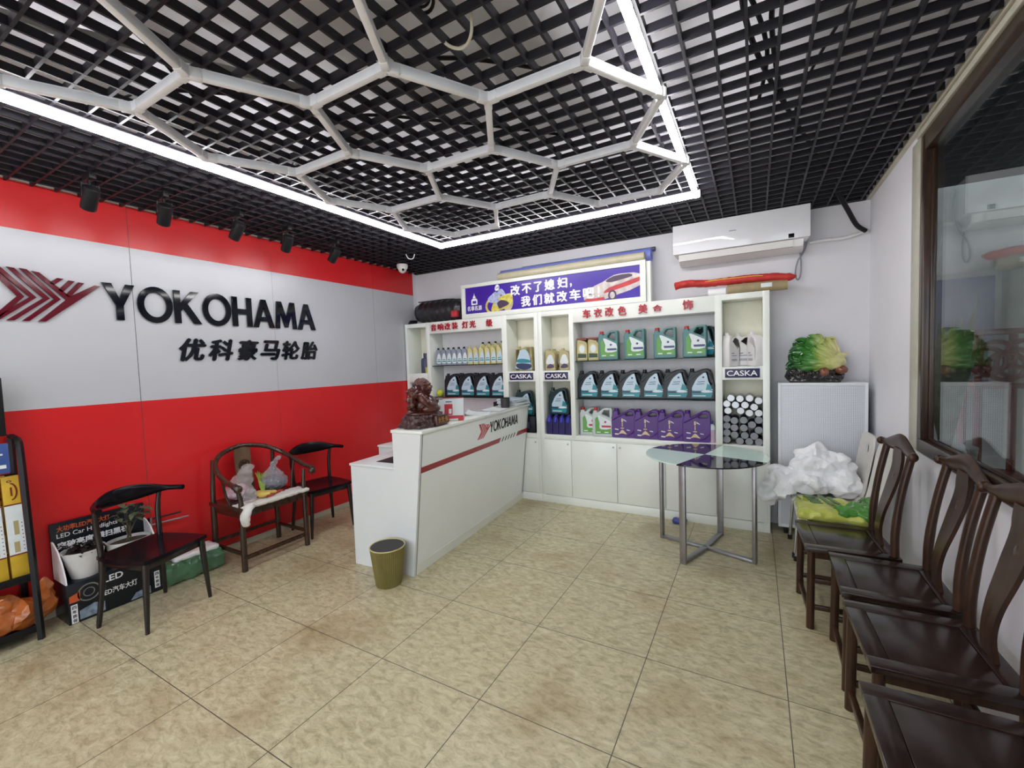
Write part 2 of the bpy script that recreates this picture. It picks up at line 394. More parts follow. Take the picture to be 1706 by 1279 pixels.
MB().box(XR+.032, XR+.038, WY0+.07, WY1-.067, WZ0+.03, WZ1-.09).build('pane', M['winglass'], wn)
struct(MB().box(XR-.03, XR-.002, YN, YB, ZG+.0, ZG+.025, .002).build('trim_1', M['beige']), 'pale edge angle of the ceiling grid on the right wall')
struct(MB().box(XL+.002, XR-.03, YB-.025, YB-.002, ZG+.0, ZG+.022, .002).build('trim_2', M['grid']), 'dark edge angle of the ceiling grid on the back wall')
# dim yard beyond the window
M['dim'] = mat('weathered_render', (.26, .26, .25), .8, var=.35, scale=3)
m = MB(); m.box(3.3, 3.4, -3, 6, 0, 3.4); m.box(XR+.05, 3.4, 5.0, 5.1, 0, 3.4); 
struct(m.build('wall_yard', M['dim']), 'dim grey wall of the yard seen through the window')
struct(MB().box(XR+.06, 3.3, -3, 4.3, 2.66, 2.73).build('ceiling', M['grid']), 'dark canopy added over the yard to darken the upper window view')  # added above the yard to cut brightness in the upper pane

# ------------------------------------------------------------------ open-cell ceiling grid
m = MB(); P = .108
x = -.2386+P*10
for i in range(60):
    X = x-P*i
    if XL+.01 < X < XR-.035: m.box(X-.0055, X+.0055, YN+.01, YB-.03, ZG, ZG+.034)
for j in range(70):
    Y = 1.813-P*32+P*j
    if YN+.02 < Y < YB-.03: m.box(XL+.006, XR-.035, Y-.0055, Y+.0055, ZG+.0005, ZG+.034)
g = struct(m.build('ceiling_grid', M['grid'], smooth=0), 'black open cell ceiling grid of square cells')

# ------------------------------------------------------------------ LED line light
lx0, lx1, ly0, ly1, lz = -2.65, -.36, -.9, 3.40, 2.668
t = thing('linear_light', 'bright white linear light framing the hexagon lights in a rectangle', 'ceiling light', (0, 0, lz))
for (a, b) in (((lx0, ly0), (lx0, ly1)), ((lx0, ly1), (lx1, ly1)), ((lx1, ly1), (lx1, ly0)), ((lx1, ly0), (lx0, ly0))):
    d = (Vector((*b, 0))-Vector((*a, 0))).normalized()*.026
    MB().bar((a[0]-d.x, a[1]-d.y, .012), (b[0]+d.x, b[1]+d.y, .012), .012, .020, bev=.003).build('channel', M['tubewhite'], t)
    MB().bar((a[0]-d.x*.9, a[1]-d.y*.9, -.012), (b[0]+d.x*.9, b[1]+d.y*.9, -.012), .031, .028, bev=.006).build('diffuser', M['led'], t)

# ------------------------------------------------------------------ hexagon tube light (switched off)
t = thing('hexagon_light', 'unlit white hexagon tube light hanging below the black grid', 'ceiling light', (0, 0, 2.652))
A = .4367; H_ = A*math.sqrt(3)
cols = [(-2.0945, 1.276), (-2.0945+1.5*A, 1.276+H_/2), (-2.0945+3*A, 1.276)]
edges, nodes = {}, {}
for ci, (cx, cy) in enumerate(cols):
    for k in range(-3, 3):
        yy = cy+k*H_
        if ci == 1 and yy > 2.6: continue
        if yy > 3.0 or yy < -.6: continue
        vs = [(cx+A*math.cos(PI/3*q), yy+A*math.sin(PI/3*q)) for q in range(6)]
        for q in range(6):
            a, b = vs[q], vs[(q+1) % 6]
            e = tuple(sorted((tuple(round(c*20) for c in a), tuple(round(c*20) for c in b)))); edges.setdefault(e, (a, b))
            nodes.setdefault(tuple(round(c*20) for c in a), a)
for a, b in edges.values():
    d = (Vector((*b, 0))-Vector((*a, 0))).normalized(); p, q = Vector((*a, 0))+d*.035, Vector((*b, 0))-d*.035
    mm = MB(); mm.bar((p.x, p.y, .004), (q.x, q.y, .004), .030, .034, bev=.006); mm.bar((p.x, p.y, .024), (q.x, q.y, .024), .022, .008); mm.build('tube', M['tubewhite'], t)
for x_, y_ in nodes.values():
    mm = MB(); mm.cyl((x_, y_, -.014), (x_, y_, .026), .021, n=12)
    for e, (a, b) in edges.items():
        for s_, o_ in ((a, b), (b, a)):
            if abs(s_[0]-x_)+abs(s_[1]-y_) < .01:
                d = (Vector((*o_, 0))-Vector((x_, y_, 0))).normalized(); mm.bar((x_, y_, .005), (x_+d.x*.05, y_+d.y*.05, .005), .035, .040, bev=.004)
    mm.build('connector', M['tubewhite'], t)

# ------------------------------------------------------------------ lettering helpers
def ellipse(cx, cy, rx, ry, n=28): return [(cx+rx*math.cos(2*PI*k/n), cy+ry*math.sin(2*PI*k/n)) for k in range(n)]
GLYPH = {'Y': (.85, [[(0, 1), (.24, 1), (.425, .60), (.61, 1), (.85, 1), (.525, .40), (.525, 0), (.325, 0), (.325, .40)]]),
 'O': (1.04, [ellipse(.52, .5, .52, .53), ellipse(.52, .5, .33, .36)]),
 'K': (.88, [[(0, 0), (.2, 0), (.2, .36), (.29, .46), (.62, 0), (.88, 0), (.43, .61), (.82, 1), (.56, 1), (.2, .62), (.2, 1), (0, 1)]]),
 'H': (.78, [[(0, 0), (.2, 0), (.2, .42), (.58, .42), (.58, 0), (.78, 0), (.78, 1), (.58, 1), (.58, .6), (.2, .6), (.2, 1), (0, 1)]]),
 'A': (.92, [[(0, 0), (.21, 0), (.29, .22), (.63, .22), (.71, 0), (.92, 0), (.56, 1), (.36, 1)], [(.35, .38), (.57, .38), (.46, .72)]]),
 'M': (1.02, [[(0, 0), (.19, 0), (.235, .62), (.44, .05), (.58, .05), (.785, .62), (.83, 0), (1.02, 0), (.93, 1), (.72, 1), (.51, .42), (.30, 1), (.09, 1)]])}
def word_loops(word, w, h, gap=.07):
    tot = sum(GLYPH[c][0] for c in word)+gap*(len(word)-1); k = w/tot; x = 0; out = []
    for c in word:
        gw, lp = GLYPH[c]; out.append([[((x+a)*k, b*h) for a, b in l] for l in lp]); x += gw+gap
    return out
def ylogo(w, h, shear=0.0):
    def f(pts): return [((x+60)/585*w+(325-y)/270*h*shear, (325-y)/270*h) for x, y in pts]
    out = []
    for tx, ax, bx in ((-60, 85, -60), (-28, 145, -50), (38, 212, 18), (98, 268, 90)):
        out.append(f([(tx, 55), (tx+36, 57), (ax+26, 200), (bx+36, 325), (bx, 325), (ax-10, 200)]))
    out.append(f([(158, 62), (194, 66), (345, 180), (490, 105), (525, 107), (206, 325), (168, 325), (322, 200)]))
    for tx, ty, bx, by in ((285, 85, 236, 118), (345, 92, 282, 152), (398, 97, 318, 176)):
        out.append(f([(tx, ty), (tx+34, ty+2), (bx+26, by+9), (bx, by)]))
    return out

# ------------------------------------------------------------------ left wall lettering and logo
FL = lambda y, z: frame((XL+.001, y, z), (0, 1, 0), (0, 0, 1))
t = thing('wall_lettering', 'large black raised letters on the silver wall band', 'wall sign', (XL, 2.06, 1.905))
for i, lp in enumerate(word_loops('YOKOHAMA', 1.64, .252, .05)):
    o = MB().shape(lp, .018, Mx=frame((.001, 1.243-2.06, 0), (0, 1, 0), (0, 0, 1)), bev=.001).build('letter', M['letterblack'], t)
t = thing('wall_emblem', 'large crimson striped emblem on the silver wall band at left', 'wall sign', (XL, .97, 1.87))
for lp in ylogo(.508, .318): MB().shape([lp], .018, Mx=frame((.001, .728-.97, 0), (0, 1, 0), (0, 0, 1)), bev=.001).build('stripe', M['ycrimson'], t)
t = thing('wall_characters', 'slanted black Chinese characters under the big black letters', 'wall sign', (XL, 2.28, 1.61))
xs = [1.675, 1.88, 2.105, 2.305, 2.505, 2.70]
for ch, y in zip('优科豪马轮胎', xs):
    mm = MB(); text(mm, ch, frame((.001, y-2.28, 0), (0, 1, 0), (0, 0, 1)), .195, .182, .008, .045, .22); mm.build('character', M['letterblack'], t)

# ------------------------------------------------------------------ track spotlights over the red wall
def spot(loc, rz, label):
    t = thing('track_spotlight', label, 'spotlight', loc, rz, 'spotlights above the red wall')
    m = MB(); m.box(-.055, .055, -.016, .016, .092, .128, .003); m.cyl((0, 0, .06), (0, 0, .095), .009); m.build('adapter', M['black'], t)
    m = MB(); Mx = T(0, 0, .0) @ RY(.68)
    m.lathe([(0, .055), (.034, .055), (.038, .05), (.038, -.075), (.035, -.08), (.032, -.08), (.030, -.062), (0, -.06)], 24, Mx=Mx); m.build('body', M['black'], t)
    m = MB(); m.box(-.006, .006, -.042, -.036, -.005, .07, Mx=RY(.1)); m.box(-.006, .006, .036, .042, -.005, .07, Mx=RY(.1)); m.box(-.008, .008, -.042, .042, .06, .068); m.build('bracket', M['black'], t)
    m = MB(); m.lathe([(0, -.061), (.028, -.063), (.028, -.066), (0, -.066)], 20, Mx=Mx); m.build('lens', M['black'], t)
    return t
SP = [(-3.40, 1.07), (-3.38, 1.43), (-3.36, 1.88), (-3.38, 2.29), (-3.40, 2.77)]
for i, (x, y) in enumerate(SP):
    if i == 0: s0 = spot((x, y, 2.572), 0, 'black spotlight above the red wall, nearest of the five to the camera')
    else: dup(s0, (x, y, 2.572), .15*(-1)**i, ['', 'black spotlight above the red wall, second of five from the left', 'black spotlight above the red wall, middle of the five', 'black spotlight above the red wall, fourth of five from the left', 'black spotlight above the red wall, farthest of the five and nearest the back corner'][i])
# security camera
t = thing('dome_camera', 'white dome security camera under the ceiling grid in the back left corner', 'security camera', (-3.60, 3.87, ZG-.002))
MB().lathe([(0, 0), (.062, 0), (.064, -.02), (.055, -.05), (.05, -.055), (0, -.055)], 24).build('housing', M['acbody'], t)
m = MB(); m.ell((0, 0, -.055), (.047, .047, .045)); m.build('dome', M['acbody'], t)
m = MB(); m.ell((.036, -.028, -.068), .014); m.build('lens', M['blackgloss'], t)

# ------------------------------------------------------------------ wall display cabinets
def cabinet(name, label, x0, x1, cols, doors):
    """cols: list of (opening x0, x1, kind)"""
    Y0, Y1, HT = 4.17, 4.44, 2.035
    t = thing(name, label, 'display cabinet', (x0, Y0, 0)); B = lambda m, a, b, c, d, e, f_, bv=.0015, mi=0: m.box(a-x0, b-x0, c-Y0, d-Y0, e, f_, bv, mi)
    m = MB()
    xs = [x0]+[v for c in cols for v in c[:2]]+[x1]
    for a, b in zip(xs[0::2], xs[1::2]): B(m, a, b, Y0, Y1, 0 if a == x0 or b == x1 else .69, HT)
    B(m, x0+.01, x1-.01, Y0+.001, Y1, .69, .735); B(m, x0+.01, x1-.01, Y1-.012, Y1, .02, HT-.005, 0, 1)
    for a, b, k in cols:
        B(m, a-.005, b+.005, Y0+.001, Y1, 1.985 if k != 'wide' else 1.895, HT-.001)
        if k != 'wide': B(m, a-.004, b+.004, Y0+.002, Y1-.01, 1.30, 1.412)
    B(m, x0+.005, x1-.005, Y0+.012, Y1, .02, .69)   # body behind the doors
    m.build('carcass', [M['white'], M['cabback']], t)
    for a, b, k in cols:
        m = MB(); B(m, a+.002, b-.002, Y1-.016, Y1-.0125, .736, 1.893 if k == 'wide' else 1.984, 0)
        m.build('back_panel', M['cabback'] if k == 'wide' else M['cream'], t)
        if k == 'wide':
            for z in (1.117, 1.503):
                m = MB(); B(m, a+.001, b-.001, Y0+.03, Y1-.017, z-.008, z, .001); m.build('glass_shelf', M['shelfglass'], t)
        if k == 'plate':
            w = (b-a)-.045; m = MB(); m.box(a+.022-x0, b-.022-x0, -.004, .001, 1.318, 1.394, .001); p = m.build('name_plate', M['navy'], t)
            mm = MB(); text(mm, 'CASKA', frame((a+.036-x0, -.0045, 1.333), (1, 0, 0), (0, 0, 1)), w-.03, .046, .002, .018); mm.build('lettering', M['letterwhite'], p)
    m = MB(); B(m, x0+.001, x1-.001, Y0-.004, Y0+.02, .0, .082, .002); m.build('plinth', M['white'], t)
    for i, (a, b, knob) in enumerate(doors):
        m = MB(); B(m, a+.003, b-.003, Y0-.006, Y0+.012, .088, .682, .002); d = m.build('door', M['white'], t)
        m = MB(); kx = (b-.03 if knob > 0 else a+.03)-x0; m.cyl((kx, -.006, .645), (kx, -.02, .645), .006); m.ell((kx, -.023, .645), .009); m.build('knob', M['chrome'], d)
    return t
M['cabback'] = mat('cabinet_back', (.84, .83, .86), .4, var=.03)
cl = cabinet('display_cabinet', 'white shelf cabinet behind the counter, standing against the red wall', -3.885, -2.014,
             [(-3.845, -3.545, 'side'), (-3.49, -2.46, 'wide'), (-2.395, -2.06, 'plate')], [(-3.87, -3.50, 1), (-3.48, -2.98, 1), (-2.97, -2.45, -1), (-2.43, -2.04, 1)])
cr = cabinet('display_cabinet', 'white shelf cabinet with open middle bay and can niche, right of the counter', -2.012, .106,
             [(-1.968, -1.66, 'plate'), (-1.612, -.305, 'wide'), (-.25, .056, 'plate')], [(-1.985, -1.668, 1), (-1.64, -1.19, 1), (-1.185, -.735, -1), (-.73, -.30, 1), (-.285, .09, -1)])
def fascia(root, x0, chars, z, h):
    for ch, x, w in chars:
        mm = MB(); text(mm, ch, frame((x-x0, .0, z), (1, 0, 0), (0, 0, 1)), w, h, .012, .02); mm.build('red_character', M['letterred'], root)
fascia(cl, -3.885, [('音', -3.455, .083), ('响', -3.345, .083), ('改', -3.24, .083), ('装', -3.135, .083), ('灯', -2.985, .083), ('光', -2.88, .083), ('级', -2.655, .085)], 1.925, .083)
fascia(cr, -2.012, [('车', -1.505, .082), ('衣', -1.388, .082), ('改', -1.275, .082), ('色', -1.15, .082), ('美', -.955, .082), ('饰', -.565, .088)], 1.928, .088)
fascia(cr, -2.012, [('合', -.825, .085)], 1.938, .058)

# ------------------------------------------------------------------ sign box on the cabinets
sx0, sx1, sz0, sz1 = -2.99, -.885, 2.036, 2.425
t = thing('sign_box', 'white framed blue sign with white Chinese slogan, standing on the cabinets', 'sign', (sx0, 4.17, sz0))
W, Hh = sx1-sx0, sz1-sz0
m = MB(); f_ = .052
m.box(0, W, .02, .13, 0, Hh, .002); m.box(0, W, 0, .03, 0, f_, .002); m.box(0, W, 0, .03, Hh-f_*.75, Hh, .002); m.box(0, f_, 0, .03, f_, Hh-f_*.75, .002); m.box(W-f_, W, 0, .03, f_, Hh-f_*.75, .002)
m.box(W, W+.04, .03, .13, 0, Hh-.01, .002)
m.build('frame', M['white'], t)
MB().box(f_, W-f_, .014, .0195, f_, Hh-f_*.75).build('printed_panel', M['signblue'], t)
FS = lambda x, z: frame((x, .0135, z), (1, 0, 0), (0, 0, 1))
SL = [[('改', .66, .205, .105, .105), ('不', .80, .212, .105, .10), ('了', .945, .215, .085, .10), ('媳', 1.07, .218, .105, .105), ('妇', 1.215, .222, .10, .105), (',', 1.355, .222, .02, .035)],
      [('我', .785, .075, .105, .105), ('们', .925, .078, .10, .105), ('就', 1.06, .08, .11, .105), ('改', 1.205, .083, .105, .105), ('车', 1.345, .086, .11, .105), ('吧', 1.49, .09, .105, .098), ('!', 1.645, .092, .016, .10)]]
for line in SL:
    for ch, x, z, w, h in line: text(MB(), ch, FS(x-.004, z-.003), w+(.012 if w > .03 else 0), h+.008, .002, .042).build('slogan_character', M['letterwhite'], t)
m = MB(); text(m, '名車名源', FS(.075, .085), .20, .055, .0015, .02)
m.shape([[(.135, .15), (.215, .15), (.218, .2), (.205, .22), (.145, .22), (.132, .2)], [(.15, .165), (.2, .165), (.2, .195), (.15, .195)]], .0015, Mx=FS(0, 0)); m.shape([[(.155, .225), (.195, .225), (.188, .25), (.182, .25), (.175, .285), (.168, .25), (.162, .25)]], .0015, Mx=FS(0, 0))
m.build('emblem', M['letterwhite'], t)
# printed motorcycle rider and car
M['pyellow'] = mat('printed_yellow', (.62, .55, .10), .4, var=.3, scale=30); M['pblue'] = mat('printed_pale_blue', (.40, .45, .66), .4, var=.35, scale=30)
M['ptan'] = mat('printed_tan', (.55, .45, .26), .4, var=.2); M['pred'] = mat('printed_red', (.50, .04, .05), .4, var=.2); M['pdark'] = mat('printed_dark', (.07, .04, .09), .4)
M['psilver'] = mat('printed_silver', (.58, .52, .50), .4, var=.25, scale=18)
m = MB(); F0 = FS(0, 0)
m.shape([ellipse(.40, .115, .075, .085), ellipse(.40, .115, .05, .058)], .0015, 0, F0); m.shape([ellipse(.615, .14, .07, .095)], .0012, 2, F0)
m.shape([round_poly([(.40, .08), (.47, .20), (.56, .21), (.66, .235), (.68, .16), (.63, .10), (.52, .06), (.44, .055)])], .0018, 0, F0)
m.shape([round_poly([(.36, .20), (.41, .24), (.47, .27), (.50, .20), (.45, .15), (.38, .16)])], .0020, 1, F0)
m.shape([round_poly([(.46, .12), (.50, .13), (.53, .23), (.57, .20), (.60, .21), (.55, .29), (.50, .28), (.47, .20)])], .0022, 1, F0)
m.shape([round_poly([(.455, .30), (.47, .34), (.50, .345), (.515, .315), (.50, .285), (.47, .28)])], .0022, 3, F0); m.shape([round_poly([(.47, .30), (.515, .31), (.51, .325), (.475, .315)])], .0025, 1, F0); m.shape([round_poly([(.48, .14), (.53, .17), (.60, .155), (.63, .12), (.55, .09), (.50, .10)])], .0023, 4, F0); m.shape([round_poly([(.50, .185), (.60, .20), (.65, .21), (.60, .225), (.52, .21)])], .0026, 0, F0); m.shape([ellipse(.52, .11, .03, .03)], .0024, 4, F0)
m.build('rider_picture', [M['pyellow'], M['pblue'], M['ptan'], M['letterwhite'], M['pdark']], t)
m = MB(); x1_ = W-f_-.005
m.shape([round_poly([(1.50, .075), (1.56, .055), (1.72, .065), (1.85, .10), (x1_, .16), (x1_, .27), (1.92, .29), (1.80, .285), (1.70, .235), (1.60, .20), (1.54, .15), (1.50, .11)], 2)], .0012, 0, F0)
m.shape([round_poly([(1.70, .12), (1.85, .15), (x1_-.005, .20), (x1_-.005, .24), (1.88, .20), (1.75, .17)], 2)], .0016, 1, F0)
m.shape([round_poly([(1.72, .235), (1.80, .275), (1.95, .282), (1.98, .255), (1.88, .235), (1.78, .22)], 2)], .0018, 2, F0)
m.shape([ellipse(1.785, .095, .042, .05)], .0019, 2, F0); m.shape([ellipse(1.785, .095, .025, .032)], .0022, 0, F0); m.shape([round_poly([(1.51, .06), (1.60, .05), (1.70, .06), (1.70, .085), (1.58, .08), (1.52, .085)], 2)], .0017, 1, F0)
m.shape([round_poly([(1.53, .125), (1.57, .15), (1.60, .14), (1.56, .12)], 2)], .0018, 2, F0)
m.build('car_picture', [M['psilver'], M['pred'], M['pdark']], t)

# ------------------------------------------------------------------ reception counter
ang = math.atan2(.112, 1.86)
t = thing('reception_counter', 'white two-level reception counter with slanted front and red stripe', 'counter', (-2.146, 2.28, 0), PI/2+ang)
# local: x along the length (away from the camera), y to the left (towards the red wall), front face towards -y
Lc = 1.875
prof = [(0, 0), (.562, 0), (.562, .765), (.14, .765), (.14, 1.035), (-.115, 1.035)]
def yz(y, z): return (y, z)
m = MB(); m.shape([[(y, z) for y, z in prof]], .022, Mx=Matrix(((0, 0, 1, 0), (1, 0, 0, 0), (0, 1, 0, 0), (0, 0, 0, 1)))); m.build('end_panel', M['cool'], t)
m = MB(); Mx = Matrix(((0, 0, 1, .024), (1, 0, 0, 0), (0, 1, 0, 0), (0, 0, 0, 1)))
m.shape([[(0, .0), (.02, 0), (-.09, 1.035), (-.115, 1.035)]], Lc-.024, Mx=Mx); m.build('front_panel', M['liftedwhite'], t)
m = MB(); m.shape([[(.541, 0), (.561, 0), (.561, .765), (.541, .765)]], Lc-.024, Mx=Mx); m.shape([[(.12, .765), (.138, .765), (.138, 1.035), (.12, 1.035)]], Lc-.024, Mx=Mx)
m.shape([[(0, 0), (.561, 0), (.561, .765), (.14, .765), (.14, 1.035), (-.115, 1.035)]], .022, Mx=T(Lc-.046, 0, 0) @ Mx); m.build('inner_panel', M['cool'], t)
m = MB(); m.box(-.004, Lc+.002, -.13, .152, 1.036, 1.058, .003); m.build('upper_top', M['white'], t)
m = MB(); m.box(-.004, Lc, .138, .575, .766, .785, .003); wt = m.build('work_top', M['cool'], t)
m = MB(); m.box(.10, .75, .165, .40, .7852, .7872, .0008); o = m.build('black_desk_pad', M['black']); o.matrix_world = T(-2.146, 2.28, 0) @ RZ(PI/2+ang); tag(o, 'flat black desk pad lying on the lower worktop of the counter', 'desk pad')
# front face frame: x along length, up along the slanted panel
fu = Vector((0, -.115, 1.035)).normalized()
FC = lambda x, h, d=.0: frame(Vector((x, 0, 0))+fu*h+Vector((0, -1, -.11)).normalized()*(.0008+d), (1, 0, 0), fu)
# viewed from the room the panel's length runs left to right
m = MB(); m.shape([[(.022, .757), (1.22, .757), (1.255, .80), (.022, .80)]], .0012, Mx=FC(0, 0)); m.shape([[(1.60, .757), (Lc, .757), (Lc, .80), (1.635, .80)]], .0012, Mx=FC(0, 0)); m.build('stripe', M['stripered'], t)
m = MB()
for k in range(5): m.shape([[(1.27+k*.063, .757), (1.288+k*.063, .757), (1.323+k*.063, .80), (1.305+k*.063, .80)]], .0012, Mx=FC(0, 0))
m.build('stripe_hatching', M['seam'], t)
m = MB()
for lp in ylogo(.225, .135, .1): m.shape([lp], .0012, Mx=FC(.80, .857))
m.build('emblem', M['letterred'], t)
m = MB()
for lp in word_loops('YOKOHAMA', .60, .098, .03): m.shape(lp, .0012, Mx=FC(1.015, .888))
m.build('lettering', M['black'], t)
m = MB(); m.bar((.0235, -.0008, 0), (.0235, -.1158, 1.035), .003, .003); m.build('edge_seam', M['seam'], t)
m = MB(); m.shape([[(.024, 0), (Lc, 0), (Lc, .078), (.024, .078)]], .004, Mx=FC(0, 0), bev=.001); m.build('skirting', M['white'], t)
# low cabinet behind the counter
t = thing('low_cabinet', 'low white storage cabinet behind the counter near the red wall', 'cabinet', (-3.12, 2.92, 0))
m = MB(); m.box(0, .26, 0, .55, 0, .755, .002); m.build('body', M['cool'], t)
m = MB(); m.box(-.008, .27, -.008, .558, .756, .774, .003); m.build('top', M['cool'], t)

# ------------------------------------------------------------------ bottles, jugs and cans on the shelves
def pl(name, col, rough=.3, **k): return mat(name, col, rough, var=.05, **k)
M['teal'] = pl('teal_plastic', (.075, .20, .20)); M['capred'] = pl('red_cap', (.50, .03, .04)); M['leaf'] = pl('green_print', (.11, .33, .05))
M['paper'] = pl('white_label', (.72, .78, .80), .4); M['ink'] = pl('dark_blue_print', (.04, .055, .16)); M['jet'] = pl('black_jug_plastic', (.009, .012, .017), .25, spec=.35)
M['sky'] = pl('pale_blue_print', (.50, .64, .74), .3); M['aqua'] = pl('teal_print', (.02, .24, .29), .3); M['deep'] = pl('deep_blue_print', (.015, .03, .10), .3)
M['purple'] = pl('purple_plastic', (.075, .012, .19), .28); M['cream2'] = pl('gold_print', (.72, .55, .34), .4); M['grayjug'] = pl('grey_plastic', (.50, .56, .55))
M['goldp'] = pl('gold_plastic', (.42, .36, .17), .3); M['lightgold'] = pl('pale_gold_plastic', (.56, .50, .22), .3); M['greybot'] = pl('blue_grey_plastic', (.25, .28, .36), .3)
M['whitejug'] = pl('white_plastic', (.78, .76, .76), .35); M['blueb'] = pl('blue_plastic', (.03, .03, .36), .25); M['navyb'] = pl('navy_plastic', (.025, .018, .12), .3)
M['darkteal'] = pl('dark_teal_plastic', (.01, .035, .04), .25); M['pink'] = pl('pink_liquid', (.60, .45, .58), .3); M['capblue'] = pl('blue_cap', (.05, .06, .30), .3)
M['tin'] = pl('tin', (.33, .33, .335), .22, metal=1.0); M['canlid'] = pl('grey_can_lid', (.24, .25, .27), .45); M['cannavy'] = pl('navy_can', (.02, .02, .07), .35)
M['slate'] = pl('slate_blue_plastic', (.06, .07, .14), .4); M['lime'] = pl('lime_plastic', (.55, .62, .04), .4); M['greenjug'] = pl('green_black', (.02, .05, .03), .4); M['darkred'] = pl('dark_red_cap', (.20, .03, .02), .3)
UP = Matrix(((1, 0, 0, 0), (0, 0, -1, 0), (0, 1, 0, 0), (0, 0, 0, 1)))   # drawing plane -> upright, front towards -y
def front(y): return T(0, y, 0) @ UP
def jug(kind, name, label, cat, group):
    t = thing(name, label, cat, (0, 0, 0), 0, group)
    def body(loops, d, m, bev=.009):
        MB().shape(loops, d, Mx=front(d/2), bev=bev).build('body', m, t)
    def lab(items, y, mats):
        m = MB()
        for i, (lp, mi) in enumerate(items): m.shape([lp], .0012+.0003*i, mi, front(-y))
        m.build('label', mats, t)
    def cap(x, z, r, h, m, y=0):
        q = MB(); q.lathe([(0, z), (r, z), (r, z+h-.003), (r-.003, z+h), (0, z+h)], 16, Mx=T(x, y, 0)); q.lathe([(r+.0015, z+.002), (r+.0015, z+.007), (r, z+.008)], 16, Mx=T(x, y, 0)); q.build('cap', m, t)
    if kind in ('teal', 'grey'):
        o = [(-.102, .012), (-.096, 0), (.092, 0), (.1, .012), (.1, .275), (.092, .288), (.02, .288), (-.012, .272), (-.035, .25), (-.05, .247), (-.052, .262), (-.092, .262), (-.094, .24), (-.102, .225)]
        h = [(.022, .266), (.07, .266), (.074, .19), (.0, .222), (-.002, .235)]
        body([o, h], .085, M['teal'] if kind == 'teal' else M['grayjug']); cap(-.072, .252, .021, .036, M['capred'])
        g = [(-.072, .03), (.085, .03), (.085, .10), (-.02, .11), (-.045, .19), (-.05, .205), (-.072, .18)]
        lab([(g, 0), (round_poly([(-.045, .205), (-.028, .215), (.07, .165), (.086, .15), (.086, .085), (-.01, .075), (-.03, .10), (-.025, .15)], 2), 1),
             ([(-.005, .095), (.086, .095), (.086, .115), (-.01, .115)], 2), ([(-.06, .04), (-.02, .04), (-.02, .05), (-.06, .05)], 1), ([(.02, .04), (.06, .04), (.06, .05), (.02, .05)], 1), (ellipse(.03, .15, .011, .011, 14), 2)],
            .0428, [M['leaf'], M['paper'], M['ink'] if kind == 'teal' else M['capred']])
    elif kind in ('black', 'darkteal'):
        o = [(-.116, .010), (-.108, 0), (.108, 0), (.116, .01), (.118, .085), (.108, .15), (.094, .235), (.078, .27), (.05, .282), (.01, .278), (-.03, .262), (-.055, .252), (-.062, .258), (-.095, .258), (-.098, .235), (-.112, .20)]
        h = [(.052, .25), (.07, .246), (.098, .15), (.086, .142), (.072, .16)]
        pm = M['jet'] if kind == 'black' else M['darkteal']
        body([o, h], .095, pm); cap(-.078, .256, .019, .028, pm)
        sail = round_poly([(-.074, .088), (-.06, .14), (-.03, .195), (.005, .228), (.044, .245), (.062, .17), (.092, .10), (.092, .088), (0, .085)], 2)
        bot = [(-.076, .022), (.085, .022), (.096, .055), (.094, .086), (-.074, .086)]
        lab([(bot, 1), (sail, 0), ([(.04, .09), (.092, .09), (.085, .125), (.055, .15)], 1), ([(-.072, .062), (.0, .062), (-.002, .078), (-.073, .078)], 2), (round_poly([(.0, .076), (.04, .09), (.092, .08), (.092, .07), (.03, .066)], 2), 3),
             ([(-.065, .034), (.04, .034), (.04, .042), (-.065, .042)], 3), ([(-.025, .16), (.035, .165), (.035, .17), (-.025, .165)], 2), ([(-.035, .14), (.03, .145), (.03, .15), (-.035, .145)], 2), (ellipse(.022, .205, .009, .009, 12), 2)],
            .0478, [M['sky'], M['aqua'], M['deep'], M['paper']])
        q = MB()
        for k in range(2): q.tube([(-.108+.008*k, -.046, .19-.03*k), (-.06, -.047, .232-.03*k), (.0, -.046, .262-.012*k)], .004, 6)
        q.build('rib', pm, t)
    elif kind == 'purple':
        o = [(-.118, .012), (-.108, 0), (.106, 0), (.116, .012), (.117, .235), (.106, .272), (.08, .284), (.045, .277), (-.05, .222), (-.056, .262), (-.098, .262), (-.104, .235), (-.118, .2)]
        h = [(.05, .252), (.08, .257), (.092, .235), (.092, .222), (.03, .216), (.014, .226)]
        body([o, h], .1, M['purple'], .006); cap(-.077, .255, .024, .03, M['purple'])
        q = MB(); q.tube([(-.108, -.05, .175), (-.02, -.052, .225), (.05, -.05, .265)], .007, 8); q.tube([(.03, -.05, .02), (.07, -.052, .04), (.112, -.05, .08)], .007, 8); q.build('rib', M['purple'], t)
        lab([([(-.02, .155), (-.005, .155), (-.005, .19), (-.02, .19)], 0), ([(.0, .185), (.03, .165), (.028, .16), (.0, .172)], 1), ([(-.016, .11), (-.008, .11), (-.008, .15), (-.016, .15)], 0), (ellipse(-.012, .095, .018, .005, 12), 0),
             ([(-.085, .08), (-.05, .075), (-.05, .085), (-.085, .09)], 1), ([(.03, .075), (.06, .07), (.06, .078), (.03, .083)], 1), (round_poly([(-.04, .05), (-.012, .08), (.02, .05), (.03, .035), (-.012, .045), (-.05, .035)], 2), 0),
             ([(-.085, .03), (-.05, .028), (-.05, .04), (-.085, .042)], 1)], .0502, [M['cream2'], M['paper']])
    elif kind in ('goldcan', 'goldcanred'):
        o = [(-.055, .008), (-.048, 0), (.048, 0), (.055, .008), (.055, .17), (.03, .20), (-.03, .215), (-.05, .215), (-.055, .19)]
        body([o], .105, M['goldp'], .008)
